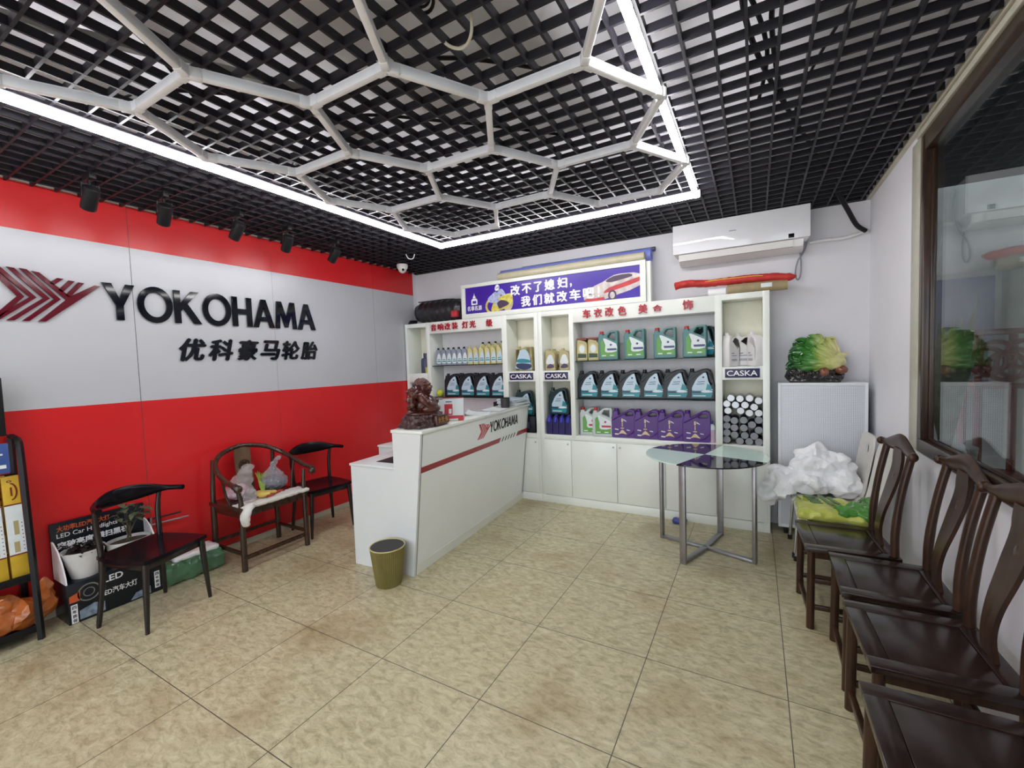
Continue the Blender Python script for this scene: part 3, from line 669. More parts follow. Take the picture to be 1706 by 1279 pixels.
        if kind == 'goldcanred':
            q = MB(); q.box(-.052, .05, -.05, .05, .208, .232, .006); q.build('cap', M['darkred'], t)
            lab([(round_poly([(-.045, .03), (.04, .03), (.045, .11), (.02, .165), (-.02, .17), (-.045, .12)], 3), 2), (ellipse(.0, .12, .028, .04, 20), 0), ([(-.045, .03), (.042, .03), (.044, .07), (-.045, .075)], 1)], .0528, [M['paper'], M['greenjug'], M['lightgold']])
        else:
            cap(-.025, .208, .018, .022, M['goldp'])
            lab([(round_poly([(-.04, .07), (-.035, .12), (-.01, .165), (.02, .16), (.035, .12), (.04, .07)], 3), 0), (round_poly([(-.04, .03), (.0, .022), (.042, .035), (.03, .06), (-.01, .068)], 3), 1)], .0528, [M['paper'], M['pdark']])
    elif kind == 'goldjug':
        o = [(-.1, .01), (-.09, 0), (.09, 0), (.1, .01), (.1, .235), (.09, .262), (.03, .27), (-.03, .25), (-.05, .245), (-.092, .245), (-.1, .2)]
        h = [(.04, .25), (.075, .245), (.088, .15), (.075, .15)]
        body([o, h], .1, M['goldp']); cap(-.07, .243, .022, .03, M['goldp'])
        lab([(round_poly([(-.085, .03), (.07, .015), (.088, .06), (.06, .19), (.02, .235), (-.03, .225), (-.065, .16), (-.088, .08)], 3), 0), (round_poly([(-.08, .04), (.0, .012), (.08, .03), (.085, .07), (.0, .085), (-.082, .08)], 3), 1), (round_poly([(-.07, .095), (.07, .09), (.075, .115), (.0, .135), (-.066, .13)], 3), 2)], .0502, [M['sky'], M['deep'], M['aqua']])
    elif kind in ('slimgrey', 'slimgold', 'slimtall'):
        H_ = .255 if kind == 'slimtall' else .205; s = H_/.205
        o = [(-.034, .006), (-.028, 0), (.028, 0), (.034, .006), (.034, .12*s), (.026, .165*s), (.004, .19*s), (-.028, .195*s), (-.034, .17*s)]
        body([o], .055, M['greybot'] if kind == 'slimgrey' else M['lightgold'], .006); cap(-.014, .192*s, .014, .022, M['jet'] if kind != 'slimgold' else M['lightgold'])
        lab([(round_poly([(-.024, .03), (.028, .03), (.03, .09), (.016, .135), (.0, .145), (-.02, .10)], 3), 0), ([(-.02, .04), (.027, .04), (.027, .055), (-.022, .055)], 1), ([(-.018, .065), (.02, .065), (.02, .075), (-.018, .075)], 1)], .0278, [M['paper'] if kind == 'slimgrey' else M['sky'], M['aqua']])
    elif kind == 'white':
        o = [(-.075, .01), (-.068, 0), (.068, 0), (.075, .01), (.075, .19), (.06, .235), (.02, .262), (-.02, .255), (-.03, .265), (-.062, .27), (-.066, .24), (-.075, .2)]
        h = [(.012, .238), (.035, .228), (.06, .16), (.045, .155), (-.012, .215)]
        body([o, h], .075, M['whitejug'], .012); cap(-.047, .262, .017, .03, M['whitejug'])
        lab([([(-.04, .11), (-.01, .112), (-.01, .118), (-.04, .116)], 0), ([(-.04, .09), (.02, .092), (.02, .096), (-.04, .094)], 0), ([(-.04, .05), (.03, .05), (.03, .054), (-.04, .054)], 0), ([(-.04, .06), (.025, .06), (.025, .064), (-.04, .064)], 0)], .0378, [M['ink']])
    elif kind == 'blueq':
        o = [(-.034, .006), (-.03, 0), (.03, 0), (.034, .006), (.034, .14), (.03, .165), (.012, .195), (-.012, .195), (-.03, .165), (-.034, .14)]
        body([o], .075, M['navyb'], .006)
        q = MB(); q.tube([(0, -.036, .13), (0, -.03, .17), (0, -.01, .192)], [.026, .024, .014], 10); q.build('shoulder', M['blueb'], t); cap(0, .19, .015, .016, M['blueb'])
        q = MB()
        for z in (.11, .122, .134): q.box(-.0345, .0345, -.0385, .0385, z, z+.004, .001)
        q.build('rib', M['navyb'], t)
    return t
def row(kind, name, group, z, specs, cat='oil jug'):
    """specs: (x, y, turn, label)"""
    src = None
    for x, y, r, lb in specs:
        if src is None:
            src = jug(kind, name, lb, cat, group); src.location = (x, y, z); src.rotation_euler = (0, 0, r)
        else: dup(src, (x, y, z), r, lb)
    return src
Z1, Z2, ZB = 1.5032, 1.1172, .7352
YS = 4.27
row('teal', 'oil_jug', 'teal oil jugs on the upper glass shelf', Z1, [(x, YS, r, f'teal oil jug with red cap, {ORD[i]} of four from the left, upper glass shelf') for i, (x, r) in enumerate(((-1.275, .03), (-1.015, -.03), (-.735, .02), (-.475, -.02)))])
src = row('goldcanred', 'oil_can', 'gold cans with red tops', Z1, [(-1.545, 4.265, .12, 'front gold oil can with dark red top, left end of upper glass shelf'), (-1.425, 4.262, .1, 'gold oil can with dark red top, beside the first teal jug'),
     (-1.535, 4.37, .1, 'gold can with red top standing behind the leftmost one on the upper glass shelf')], 'oil can')
row('darkteal', 'oil_jug', None, Z1, [(-.40, 4.374, -.3, 'dark oil jug half hidden at the right end of the upper glass shelf')])
row('black', 'oil_jug', 'black oil jugs on the middle shelf', Z2, [(-1.487+.212*i, YS, .02*(-1)**i, f'black oil jug, {ORD[i]} of six from the left on the middle glass shelf') for i in range(6)])
row('grey', 'oil_jug', 'grey jugs on the bottom shelf', ZB, [(-1.50, 4.30, .18, 'pale grey oil jug with red cap at the left end of the bottom shelf'), (-1.345, 4.245, .1, 'pale grey oil jug with red cap beside the purple jugs')])
row('purple', 'oil_jug', 'purple oil jugs on the bottom shelf', ZB, [(-1.133+.222*i, 4.262-.006*i, .05, f'purple oil jug, {ORD[i]} of four from the left on the bottom shelf') for i in range(4)])
t = thing('fluid_bottle', 'clear bottle of pink fluid with blue cap at the right end of the bottom shelf', 'bottle', (-.353, 4.25, ZB))
m = MB(); m.lathe([(0, 0), (.038, 0), (.041, .006), (.041, .11), (.04, .115), (0, .115)], 20); m.build('fluid', M['pink'], t)
m = MB(); m.lathe([(0, .1155), (.041, .1155), (.041, .13), (.03, .155), (.02, .165), (0, .165)], 20); m.build('bottle', M['paper'], t); m = MB(); m.lathe([(0, .165), (.023, .165), (.023, .19), (0, .19)], 16); m.build('cap', M['capblue'], t)
# left cabinet
row('slimgrey', 'oil_bottle', 'grey one litre bottles on the upper shelf', Z1, [(-3.40+.078*i, 4.24, .25, f'slim blue-grey oil bottle, {ORD[i]} of six from the left behind the counter') for i in range(6)], 'oil bottle')
row('slimgold', 'oil_bottle', 'gold one litre bottles on the upper shelf', Z1, [(-2.932+.080*i, 4.24, .25, f'slim pale gold oil bottle, {ORD[i]} of six from the left behind the counter') for i in range(6)], 'oil bottle')
row('slimtall', 'oil_bottle', 'taller gold bottles at the back', Z1, [(-2.80+.088*i, 4.33, .2, f'taller pale gold bottle with black cap, {ORD[i]} of four in the back row') for i in range(4)], 'oil bottle')
row('black', 'oil_jug', 'black oil jugs behind the counter', Z2, [(-3.215+.216*i, YS, .12, f'black oil jug, {ORD[i]} of four from the left on the shelf behind the counter') for i in range(4)])
row('darkteal', 'oil_jug', 'dark jugs in the back row', Z2, [(-3.10+.216*i, 4.372, .1, f'dark oil jug in the back row behind the counter shelf, {["left", "right"][i]} of two') for i in range(2)])
t = thing('tennis_ball', 'round lime green ball on the lower shelf behind the counter', 'ball', (-3.41, 4.235, Z2)); MB().ell((0, 0, .045), .045).build('ball', M['lime'], t)
row('goldjug', 'oil_jug', None, 1.4125, [(-2.225, 4.27, .1, 'large gold oil jug with blue label in the niche left of the cabinet joint')])
row('goldcan', 'oil_can', 'gold cans in the niche', 1.4125, [(-1.895, 4.245, .12, 'gold oil can at the front left of the niche right of the cabinet joint'), (-1.735, 4.245, .1, 'gold oil can at the front right of the niche right of the cabinet joint'), (-1.885, 4.362, .1, 'gold oil can at the back of the niche right of the cabinet joint')], 'oil can')
# blue bottles with the dark jug on them
row('blueq', 'oil_bottle', 'blue one litre bottles in the niche', ZB, [(-1.918+.0715*i, 4.222+.082*j, 0, f'navy blue oil bottle, {ORD[i]} of four from the left, {["front", "back"][j]} row in the niche') for j in range(2) for i in range(4)], 'oil bottle')
row('darkteal', 'oil_jug', None, ZB+.2085, [(-1.82, 4.265, .0, 'dark teal oil jug standing on the navy blue bottles in the niche')])
t = thing('spray_can', 'slim dark spray can with a pale label beside the navy bottles', 'spray can', (-1.684, 4.215, ZB)); m = MB(); m.lathe([(0, 0), (.017, 0), (.018, .14), (.012, .155), (0, .155)], 16); m.build('body', M['jet'], t); m = MB(); m.lathe([(.0183, .04), (.0183, .12)], 16); m.build('label', M['paper'], t)
# behind the counter end
row('darkteal', 'oil_jug', None, ZB+.182, [(-2.235, 4.27, .1, 'dark teal oil jug half hidden behind the stack of magazines')])
t = thing('carton', 'dark carton under the teal jug beside the counter end', 'carton', (-2.36, 4.19, ZB)); m = MB(); m.box(.01, .27, 0, .22, 0, .18, .003); m.build('body', M['jet'], t); m = MB(); m.box(.06, .2, -.001, .001, .05, .12); m.build('label', M['slate'], t)
t = thing('carton', 'tall black carton on the cabinet base behind the magazines', 'carton', (-2.62, 4.2, ZB)); m = MB(); m.box(0, .15, 0, .18, 0, .33, .003); m.build('body', M['jet'], t); m = MB(); m.box(.03, .12, -.001, .001, .2, .28); m.build('label', M['deep'], t)
t = thing('large_bottle', 'large slate blue bottle in the narrow bay by the red wall', 'bottle', (-3.625, 4.25, 1.4125)); m = MB(); m.lathe([(0, 0), (.06, 0), (.065, .008), (.065, .16), (.055, .185), (.03, .195), (.03, .21), (0, .21)], 24); m.build('body', M['slate'], t); m = MB(); m.lathe([(0, .2), (.033, .2), (.033, .25), (0, .25)], 18); m.build('cap', M['slate'], t)
t = thing('cup', 'lime yellow cup in front of the slate blue bottle', 'cup', (-3.572, 4.203, 1.4125)); m = MB(); m.lathe([(0, 0), (.022, 0), (.028, .075), (.0255, .075), (.02, .004), (0, .004)], 18); m.build('cup', M['lime'], t)
t = thing('amplifier_box', 'dark patterned box in the narrow bay below the slate bottle', 'box', (-3.83, 4.2, 1.2)); m = MB(); m.box(0, .26, .0, .2, .0, .085, .004); m.build('body', M['jet'], t); m = MB(); m.box(.05, .1, -.001, .001, .02, .06); m.build('label', M['paper'], t)
t['label'] = 'dark patterned box in the narrow bay below the slate blue bottle'
m = MB(); m.box(.041, .339, .03, .25, 1.188, 1.1995, .001); m.build('shelf_board', M['white'], cl)
# white jugs
row('white', 'coolant_jug', 'white jugs in the niche', 1.4125, [(-.185, 4.25, 1.0, 'white coolant jug at the left of the right-hand niche, seen edge-on'), (-.085, 4.335, .1, 'white coolant jug at the back middle of the right-hand niche'), (.002, 4.235, -1.1, 'white coolant jug at the right of the right-hand niche, seen edge-on')], 'jug')
# cans lying in the niche
def can(top, label):
    t = thing('oil_filter' if not top else 'tin_can', label, 'can', (0, 0, 0), 0, 'silver tins in the niche' if top else 'grey capped cans in the niche')
    R_ = .0308
    m = MB(); m.lathe(([(0, .023), (R_-.0035, .022), (R_-.003, .001)] if top else [(R_-.002, 0)])+[(R_, .003), (R_, .21), (R_-.003, .213), (0, .213)], 24, Mx=RX(-PI/2)); m.build('body', M['tin'] if top else M['cannavy'], t)
    m = MB()
    if top: m.lathe([(R_-.0005, .002), (R_-.002, -.001), (R_-.003, .002), (R_-.007, .009), (R_-.014, .0155), (.008, .019), (0, .0195)], 24, Mx=RX(-PI/2))
    else: m.lathe([(R_-.001, .003), (R_-.001, -.003), (R_-.003, -.005), (0, -.004)], 24, Mx=RX(-PI/2))
    m.build('base' if top else 'lid', M['tin'] if top else M['canlid'], t); return t
top = [(305, 445), (425, 453), (550, 445), (665, 480), (250, 530), (365, 545), (490, 545), (608, 572), (265, 632), (432, 630), (547, 660), (668, 658)]
low = [(238, 750), (350, 775), (472, 765), (580, 828), (670, 758), (238, 855), (350, 880), (472, 880), (670, 903), (238, 958), (352, 985), (485, 988), (607, 992), (245, 1060), (422, 1075), (543, 1080), (672, 1080)]
def canpos(zx, zy): return (CANX(1180+zx/7.99), CANZ(600+zy/7.99))
def CANX(px): return -.25+.0285+(px-1210.5)*(.306-.057)/(1264-1210.5)
def CANZ(py): return ZB+.0285+(735.0-py)*.375/(735-655.5)
s_ = None; rown = ['top row of silver tins', 'second row of silver tins', 'third row of silver tins']
for i, p in enumerate(top):
    x, z = canpos(*p); x = min(x, .0245); lb = f'silver tin end, {ORD[i % 4]} from the left, {["top", "second", "third"][i//4]} row of the can stack'
    if s_ is None: s_ = can(True, lb); s_.location = (x, 4.205, z)
    else: dup(s_, (x, 4.205, z), 0, lb)
s_ = None; cnt = {}; rows = ['upper', 'upper', 'upper', 'upper', 'upper', 'second', 'second', 'second', 'second', 'third', 'third', 'third', 'third', 'bottom', 'bottom', 'bottom', 'bottom']; ordr = [0, 1, 2, 3, 4, 0, 1, 2, 3, 0, 1, 2, 3, 0, 1, 2, 3]
for i, p in enumerate(low):
    x, z = canpos(*p); x = max(min(x, .0245), -.2185); z = max(z, ZB+.0312)
    lb = f'grey-ended can, {ORD[ordr[i]]} from the left in the {rows[i]} row of grey cans'
    if s_ is None: s_ = can(False, lb); s_.location = (x, 4.20, z)
    else: dup(s_, (x, 4.20, z), 0, lb)

# ------------------------------------------------------------------ things on top of the cabinets
M['film'] = mat('blue_silver_film', (.20, .24, .66), .3); M['foil'] = mat('silver_gold_film', (.50, .46, .33), .25); M['kraft'] = mat('kraft_paper', (.33, .26, .14), .6, var=.15)
M['redcloth'] = mat('red_cloth', (.55, .03, .025), .55, var=.15); M['yellowprint'] = mat('yellow_print', (.75, .50, .08), .5)
M['blackbag'] = mat('black_nylon', (.018, .018, .022), .32, bump=.6, bscale=25)
def roll(name, label, x0, x1, y, z, r, m, inner=None, g=None):
    t = thing(name, label, 'roll', (x0, y, z+r), 0, g); q = MB(); L = x1-x0
    q.lathe([(r*.62, 0), (r*.98, 0), (r, .004), (r, L-.004), (r*.98, L), (r*.62, L), (r*.6, L-.03), (0, L-.03)], 28, Mx=RY(PI/2)); q.lathe([(r*.62, 0), (r*.6, .03), (0, .03)], 20, Mx=RY(PI/2)); q.build('tube', m, t)
    return t
t = roll('film_roll', 'long shiny gold-silver film roll lying in front on the sign box', -2.50, -.90, 4.222, 2.4258, .042, M['foil'], g='film rolls on the sign')
t = roll('film_roll', 'long blue film roll lying at the back on the sign box', -2.52, -.86, 4.336, 2.4258, .068, M['film'], g='film rolls on the sign')
t = roll('film_roll', 'thin dark film roll resting on the blue roll against the wall', -2.30, -.84, 4.418, 2.545, .022, M['slate'], g='film rolls on the sign')
m = MB(); m.box(0, 2.1, 0, .10, 0, .36, .003); o = m.build('sign_backing_box', M['white']); o.location = (-2.99, 4.301, 2.036); tag(o, 'plain white box behind the blue sign carrying the film rolls', 'box')
t = roll('kraft_roll', 'brown kraft paper roll with white tag on the right end of the cabinet', -.21, .235, 4.255, 2.0355, .044, M['kraft']); m = MB(); m.box(.255, .335, -.0455, -.041, -.012, .022, .001); m.build('tag', M['paper'], t)
t = roll('white_roll', 'short white paper roll beside the kraft roll on the cabinet', -.36, -.218, 4.255, 2.0355, .034, M['letterwhite'])
q = MB(); zz = 2.135
pts = smooth_path([(-.63, 4.20, zz+.015), (-.52, 4.22, zz+.03), (-.35, 4.245, zz+.018), (-.1, 4.25, zz+.022), (.12, 4.255, zz+.015), (.24, 4.25, zz), (.30, 4.245, zz+.004)], 5)
q.tube(pts, [.046]+[.04]*(len(pts)-6)+[.033, .026, .016, .008, .004], 14, flat=.75)
t = thing('banner_bundle', 'folded red cloth banner with yellow edging lying on the paper rolls', 'banner', (0, 0, 0)); q = remeshed(q, .007, 2, ridged(.004, 14, 2)); q.build('cloth', M['redcloth'], t)
q = MB(); q.tube(smooth_path([(-.40, 4.205, zz+.026), (-.25, 4.208, zz+.034), (-.05, 4.212, zz+.036), (.06, 4.214, zz+.03)], 5), .004, 6); q.tube(smooth_path([(-.38, 4.215, zz+.036), (-.2, 4.222, zz+.042), (.0, 4.228, zz+.042)], 5), .003, 6); q.build('yellow_edging', M['yellowprint'], t)
# black bag with red tag, cable coil
t = thing('storage_bag', 'round black nylon bag with a red patch, lying on the left cabinet beside the sign', 'bag', (-3.40, 4.30, 2.0355))
q = MB(); Lh = .36
q.lathe([(0, -Lh), (.07, -Lh), (.11, -Lh+.03), (.135, -Lh+.10), (.14, 0), (.135, .2), (.125, .31), (.1, .36), (0, .365)], 28, Mx=T(0, 0, .137) @ RY(PI/2)); q = remeshed(q, .012, 1, lambda p: .004*math.sin(p.x*70)+.004*noise.noise(p*20)); q.build('body', M['blackbag'], t)
q = MB(); q.box(.27, .352, -.155, -.10, .035, .11, .008); q.build('red_patch', M['capred'], t); q = MB(); q.tube(smooth_path([(-.3, -.06, .27), (-.1, -.09, .262), (.15, -.09, .262), (.3, -.06, .25)], 5), .006, 8); q.build('strap', M['black'], t)
t = thing('cable_coil', 'small coil of black cable on the far left end of the cabinet', 'cable', (-3.80, 4.22, 2.0355)); q = MB()
for k in range(4): q.tube([(.055*math.cos(a)*(1-.08*k)+.008*k, .05*math.sin(a), .006+.011*k) for a in [2*PI*i/20 for i in range(20)]], .006, 6, closed=True)
q.build('loop', M['black'], t)

# ------------------------------------------------------------------ air conditioner and its lines
t = thing('air_conditioner', 'glossy white wall air conditioner under the ceiling on the back wall', 'air conditioner', (-.645, YB, 2.35))
W = 1.03
m = MB(); m.box(0, W, -.20, -.004, .085, .34, .01); m.shape([[(-.19, .09), (-.175, .03), (-.12, .005), (-.03, 0), (-.004, .01), (-.004, .10), (-.19, .10)]], W-.08, Mx=Matrix(((0, 0, 1, .04), (1, 0, 0, 0), (0, 1, 0, 0), (0, 0, 0, 1)))); m.build('housing', M['acbody'], t)
m = MB(); m.box(-.004, W+.004, -.222, -.202, .088, .345, .004); fp = m.build('front_panel', M['ac'], t)
m = MB(); m.shape([[(-.197, .085), (-.181, .032), (-.184, .030), (-.2, .083)]], W-.16, Mx=Matrix(((0, 0, 1, .05), (1, 0, 0, 0), (0, 1, 0, 0), (0, 0, 0, 1)))); m.build('air_flap', M['acbody'], t)
m = MB(); m.box(.05, W-.11, -.1985, -.196, .0815, .0855); m.box(.05, W-.11, -.186, -.182, .0275, .0295); m.build('flap_gap', M['seam'], t)
m = MB(); m.box(W-.145, W-.105, -.2232, -.2215, .095, .128, .001); m.build('display', M['blackgloss'], t)
m = MB()
for k in range(5): m.box(.455+.011*k, .463+.011*k, -.2232, -.2215, .222, .230)
m.build('badge', M['canlid'], t)
q = MB(); q.tube(smooth_path([(.385, 4.41, 2.66), (.40, 4.40, 2.55), (.385, 4.41, 2.45), (.36, 4.42, 2.36), (.315, 4.42, 2.28), (.30, 4.42, 2.18), (.315, 4.42, 2.13), (.335, 4.42, 2.16), (.34, 4.42, 2.26), (.335, 4.42, 2.36), (.37, 4.42, 2.43)], 6), .0055, 8); o = q.build('power_cord', M['canlid']); tag(o, 'grey power cord looping down at the right end of the air conditioner', 'cord')
q = MB(); q.tube(smooth_path([(.40, 4.425, 2.425), (.50, 4.425, 2.43), (.62, 4.425, 2.425), (.70, 4.425, 2.44), (.775, 4.43, 2.46)], 6), .013, 10); o = q.build('refrigerant_pipe', M['acbody']); tag(o, 'pale pipe running along the back wall from air conditioner to corner', 'pipe')
q = MB(); q.tube(smooth_path([(.52, 4.10, 2.76), (.56, 4.16, 2.70), (.63, 4.26, 2.60), (.70, 4.36, 2.50), (.765, 4.41, 2.455)], 6), .017, 10); o = q.build('conduit', M['black']); tag(o, 'black corrugated conduit coming down from the ceiling grid to the back right corner', 'conduit')

# ------------------------------------------------------------------ things on the reception counter
CT = 1.0585
t = thing('carved_figurine', 'dark red carved wooden figurine of a seated laughing monk on the counter', 'figurine', (-2.185, 2.50, CT), 0)
rb = RZ(.28)
m = MB(); m.ell((0, 0, .04), (.115, .175, .05)); m.ell((0, -.03, .075), (.095, .13, .035)); m.ell((.02, .09, .04), (.105, .085, .045)); m.box(-.11, .11, -.165, .17, .0, .03, .02)
for k in range(26):
    a = 2*PI*k/26; m.ell((.105*math.cos(a), .160*math.sin(a), .035+.02*math.sin(5*a)), .026); m.ell((.095*math.cos(a), .145*math.sin(a), .078), .020)
m = remeshed(m, .0065, 1, ridged(.005, 38, 3))
for v in m.bm.verts: v.co.z = max(v.co.z, .0)
m.build('rock_base', M['carvedbase'], t)
m = MB(); Mp = frame((.128, .050, .042), (-.10, 1, 0), (-.10, 0, 1)) @ Matrix.Scale(1.25, 4); m.box(-.055, .075, -.026, .032, -.02, .008, .004, Mx=Mp); p = m.build('plaque', M['carved'], t)
m = MB(); 
for i, ch in enumerate('大肚佛'): text(m, ch, Mp @ T(-.043+i*.037, -.014, .0085), .03, .034, .002, .02)
m.build('lettering', M['gold'], p)
m = MB(); m.lathe([(0, .095), (.10, .095), (.112, .1), (.112, .108), (.1, .116), (0, .118)], 32, sx=.95, sy=1.25); m.build('plinth', M['carved'], t)
m = MB(); E = lambda c, r, q=None: m.ell((c[0], c[1], c[2]), r, 0, q)
E((.0, 0, .165), (.082, .098, .07)); E((.03, 0, .17), (.075, .085, .066)); E((-.015, 0, .215), (.062, .088, .05))       # belly, chest
E((.05, .065, .135), (.06, .05, .032), RZ(-.6)); E((.05, -.065, .135), (.06, .05, .032), RZ(.6)); E((.095, .02, .13), (.035, .04, .024)); E((.095, -.03, .13), (.035, .035, .022))  # folded legs
m.tube(smooth_path([(-.01, .085, .235), (.03, .115, .195), (.075, .075, .175), (.095, .035, .185)], 5), [.03]*6+[.026]*10, 12); m.tube(smooth_path([(-.01, -.085, .235), (.02, -.118, .2), (.06, -.1, .165), (.09, -.06, .16)], 5), [.03]*6+[.026]*10, 12)
E((.10, .03, .19), (.02, .02, .018)); E((.097, -.05, .16), (.02, .018, .016))
E((.005, 0, .262), (.035, .04, .03))
E((.012, 0, .300), (.053, .050, .054)); E((.03, 0, .283), (.042, .045, .034)); E((.066, 0, .296), (.012, .011, .012)); E((.055, .024, .285), (.017, .018, .016)); E((.055, -.024, .285), (.017, .018, .016))
E((.057, 0, .268), (.016, .024, .009)); E((.04, 0, .252), (.025, .027, .015)); E((.055, .02, .318), (.012, .018, .008)); E((.055, -.02, .318), (.012, .018, .008))
E((.008, .052, .288), (.014, .01, .028)); E((.008, -.052, .288), (.014, .01, .028))
m = remeshed(m, .0042, 1, ridged(.0012, 50, 1)); body = m.build('body', M['carved'], t)
m = MB()
for k in range(60):
    a = k*2.399; zz = k/59; r_ = math.sqrt(max(0, 1-(zz*.95)**2))
    x_, y_ = -.004+.053*r_*math.cos(a), .054*r_*math.sin(a)
    if x_ > .028 and zz < .55: continue
    m.ell((x_, y_, .305+.05*zz), .0105, u=10, v=8)
remeshed(m, .0035, 0).build('curled_hair', M['carved'], t)
m = MB()
for k in range(16):
    a = k*.55; m.ell((-.065-.02*math.sin(a*2), -.085-.016*(k % 4), .14+.0095*k), (.022, .026, .02), u=10, v=8)
for k in range(7): m.tube(smooth_path([(-.05, -.08, .15+.012*k), (-.07, -.125, .165+.014*k), (-.06, -.15, .19+.012*k)], 4), [.010]*4+[.009]*4+[.004], 7)
remeshed(m, .005, 0, ridged(.002, 60, 4)).build('carved_sack', M['carved'], t)
for o in t.children: o.rotation_euler = (0, 0, .62 if o.name.split('.')[0] in ('body', 'curled_hair', 'carved_sack') else 0)
# desk calendar
t = thing('desk_calendar', 'white and red tent desk calendar beside the carved figurine', 'calendar', (-2.15, 2.83, CT), 0)
t.rotation_euler = (0, 0, .55)
m = MB()
m.box(-.085, .085, -.002, .0, 0, .19, 0, 0, T(0, -.05, 0) @ RX(-.28)); m.box(-.085, .085, 0, .002, 0, .19, 0, 0, T(0, .055, 0) @ RX(.28)); m.box(-.085, .085, -.05, .055, 0, .003)
m.build('stand', M['paper'], t)
Mc = T(0, -.0526, .0) @ RX(-.28) @ UP
m = MB(); m.shape([[(-.084, .002), (.084, .002), (.084, .045), (-.084, .045)]], .001, Mx=Mc); m.shape([[(-.07, .05), (-.005, .05), (-.005, .14), (-.07, .14)]], .0012, Mx=Mc); m.build('red_print', M['letterred'], t)
m = MB(); m.shape([[(-.035, .06), (-.012, .06), (-.012, .10), (-.035, .10)]], .0018, Mx=Mc); m.shape([[(-.03, .004), (.04, .004), (.04, .02), (-.03, .02)]], .0018, Mx=Mc); m.build('white_print', M['paper'], t)
m = MB(); m.shape([[(-.06, .155), (-.01, .155), (-.01, .163), (-.06, .163)]], .001, Mx=Mc); m.build('blue_print', M['slate'], t)
m = MB(); m.box(-.085, .085, -.004, .004, .180, .188, .003, 0, T(0, .0, .0)); m.build('spine', M['stripered'], t)
t = thing('card', 'white and red card standing behind the figurine and calendar', 'card', (-2.30, 2.80, CT), .45)
m = MB(); m.box(-.07, .07, -.002, 0, 0, .165, 0, 0, RX(-.2)); m.build('card', M['paper'], t); m = MB(); m.box(-.07, .07, -.0032, -.0022, .0, .07, 0, 0, RX(-.2)); m.build('red_band', M['letterred'], t)
m = MB(); m.box(-.07, .07, .03, .033, 0, .16, 0, 0, RX(.2)); m.build('rear_leaf', M['paper'], t)
# sheets of paper
def sheet(name, label, x, y, rz, a, b, z, curl, g):
    bm_ = MB(); q = bmesh.new(); n = 8; vs = [[q.verts.new((-a/2+a*i/n, -b/2+b*j/n, .0012+curl*max(0, (.45-i/n))**2*(1+.4*j/n))) for j in range(n+1)] for i in range(n+1)]
    dn = [[q.verts.new(v.co-Vector((0, 0, .0009))) for v in r] for r in vs]
    for i in range(n):
        for j in range(n): q.faces.new((vs[i][j], vs[i+1][j], vs[i+1][j+1], vs[i][j+1])); q.faces.new((dn[i][j], dn[i][j+1], dn[i+1][j+1], dn[i+1][j]))
        for j in (0, n): q.faces.new((vs[i][j], vs[i+1][j], dn[i+1][j], dn[i][j])); q.faces.new((vs[j][i], vs[j][i+1], dn[j][i+1], dn[j][i]))
    bmesh.ops.recalc_face_normals(q, faces=q.faces); bm_._merge(q)
    o = bm_.build(name, M['paper']); o.location = (x, y, z); o.rotation_euler = (0, 0, rz); return tag(o, label, 'paper', g)
sheet('paper_sheet', 'white paper sheet with a lifted corner on the counter top', -2.20, 3.26, .5, .21, .29, CT, .09, 'papers on the counter')
sheet('paper_sheet', 'white paper sheet lying nearer the pen cup on the counter', -2.19, 3.56, .1, .19, .26, CT+.0035, .04, 'papers on the counter')
t = thing('pen_cup', 'black wire mesh pen cup beside the magazines on the counter', 'pen cup', (-2.20, 3.755, CT))
M['mesh'] = mat('black_mesh', (.06, .06, .065), .35, var=.8, scale=260, metal=.3)
m = MB(); m.lathe([(0, .002), (.042, .002), (.046, .10), (.044, .10), (.040, .005), (0, .005)], 24)
for k in range(5): m.tube([((.0428+.0008*k)*math.cos(a), (.0428+.0008*k)*math.sin(a), .01+.0215*k) for a in [2*PI*i/28 for i in range(28)]], .0016, 6, closed=True)
for k in range(28):
    a = 2*PI*k/28; m.cyl((.0428*math.cos(a), .0428*math.sin(a), .004), (.0465*math.cos(a), .0465*math.sin(a), .1), .0012, n=6)
m.build('mesh_body', M['mesh'], t); m = MB(); m.tube([(.046*math.cos(a), .046*math.sin(a), .1) for a in [2*PI*i/28 for i in range(28)]], .003, 6, closed=True); m.build('rim', M['black'], t)
t = None
for i, (dx, dy, r, c) in enumerate([(0, 0, .05, 'slate'), (.012, .01, -.04, 'paper'), (-.01, 0, .1, 'sky'), (.006, -.012, .02, 'slate'), (-.004, .006, -.12, 'sky')]):
    m = MB(); m.box(-.105, .105, -.14, .14, 0, .013, .001); m.box(-.1065, .1062, -.1412, .1412, .013, .0142, .0004, 1); m.box(-.1065, .1062, -.1412, .1412, -.0002, .001, .0004, 1); m.box(-.1068, -.104, -.141, .141, 0, .0142, .0005, 1)
    o = m.build('magazine', [M['paper'], M[c]]); o.location = (-2.245+dx, 3.985+dy, CT+.0004+.0148*i); o.rotation_euler = (0, 0, r)
    tag(o, f'{["bottom", "second lowest", "middle", "second highest", "top"][i]} magazine of the stack at the far end of the counter', 'magazine', 'magazines on the counter')
m = MB(); m.box(-.05, .05, -.07, .07, 0, .02, .003); o = m.build('orange_pouch', mat('orange_pouch', (.42, .18, .05), .5)); o.location = (-2.262, 3.02, CT); tag(o, 'small orange-brown pouch behind the papers on the counter', 'pouch')

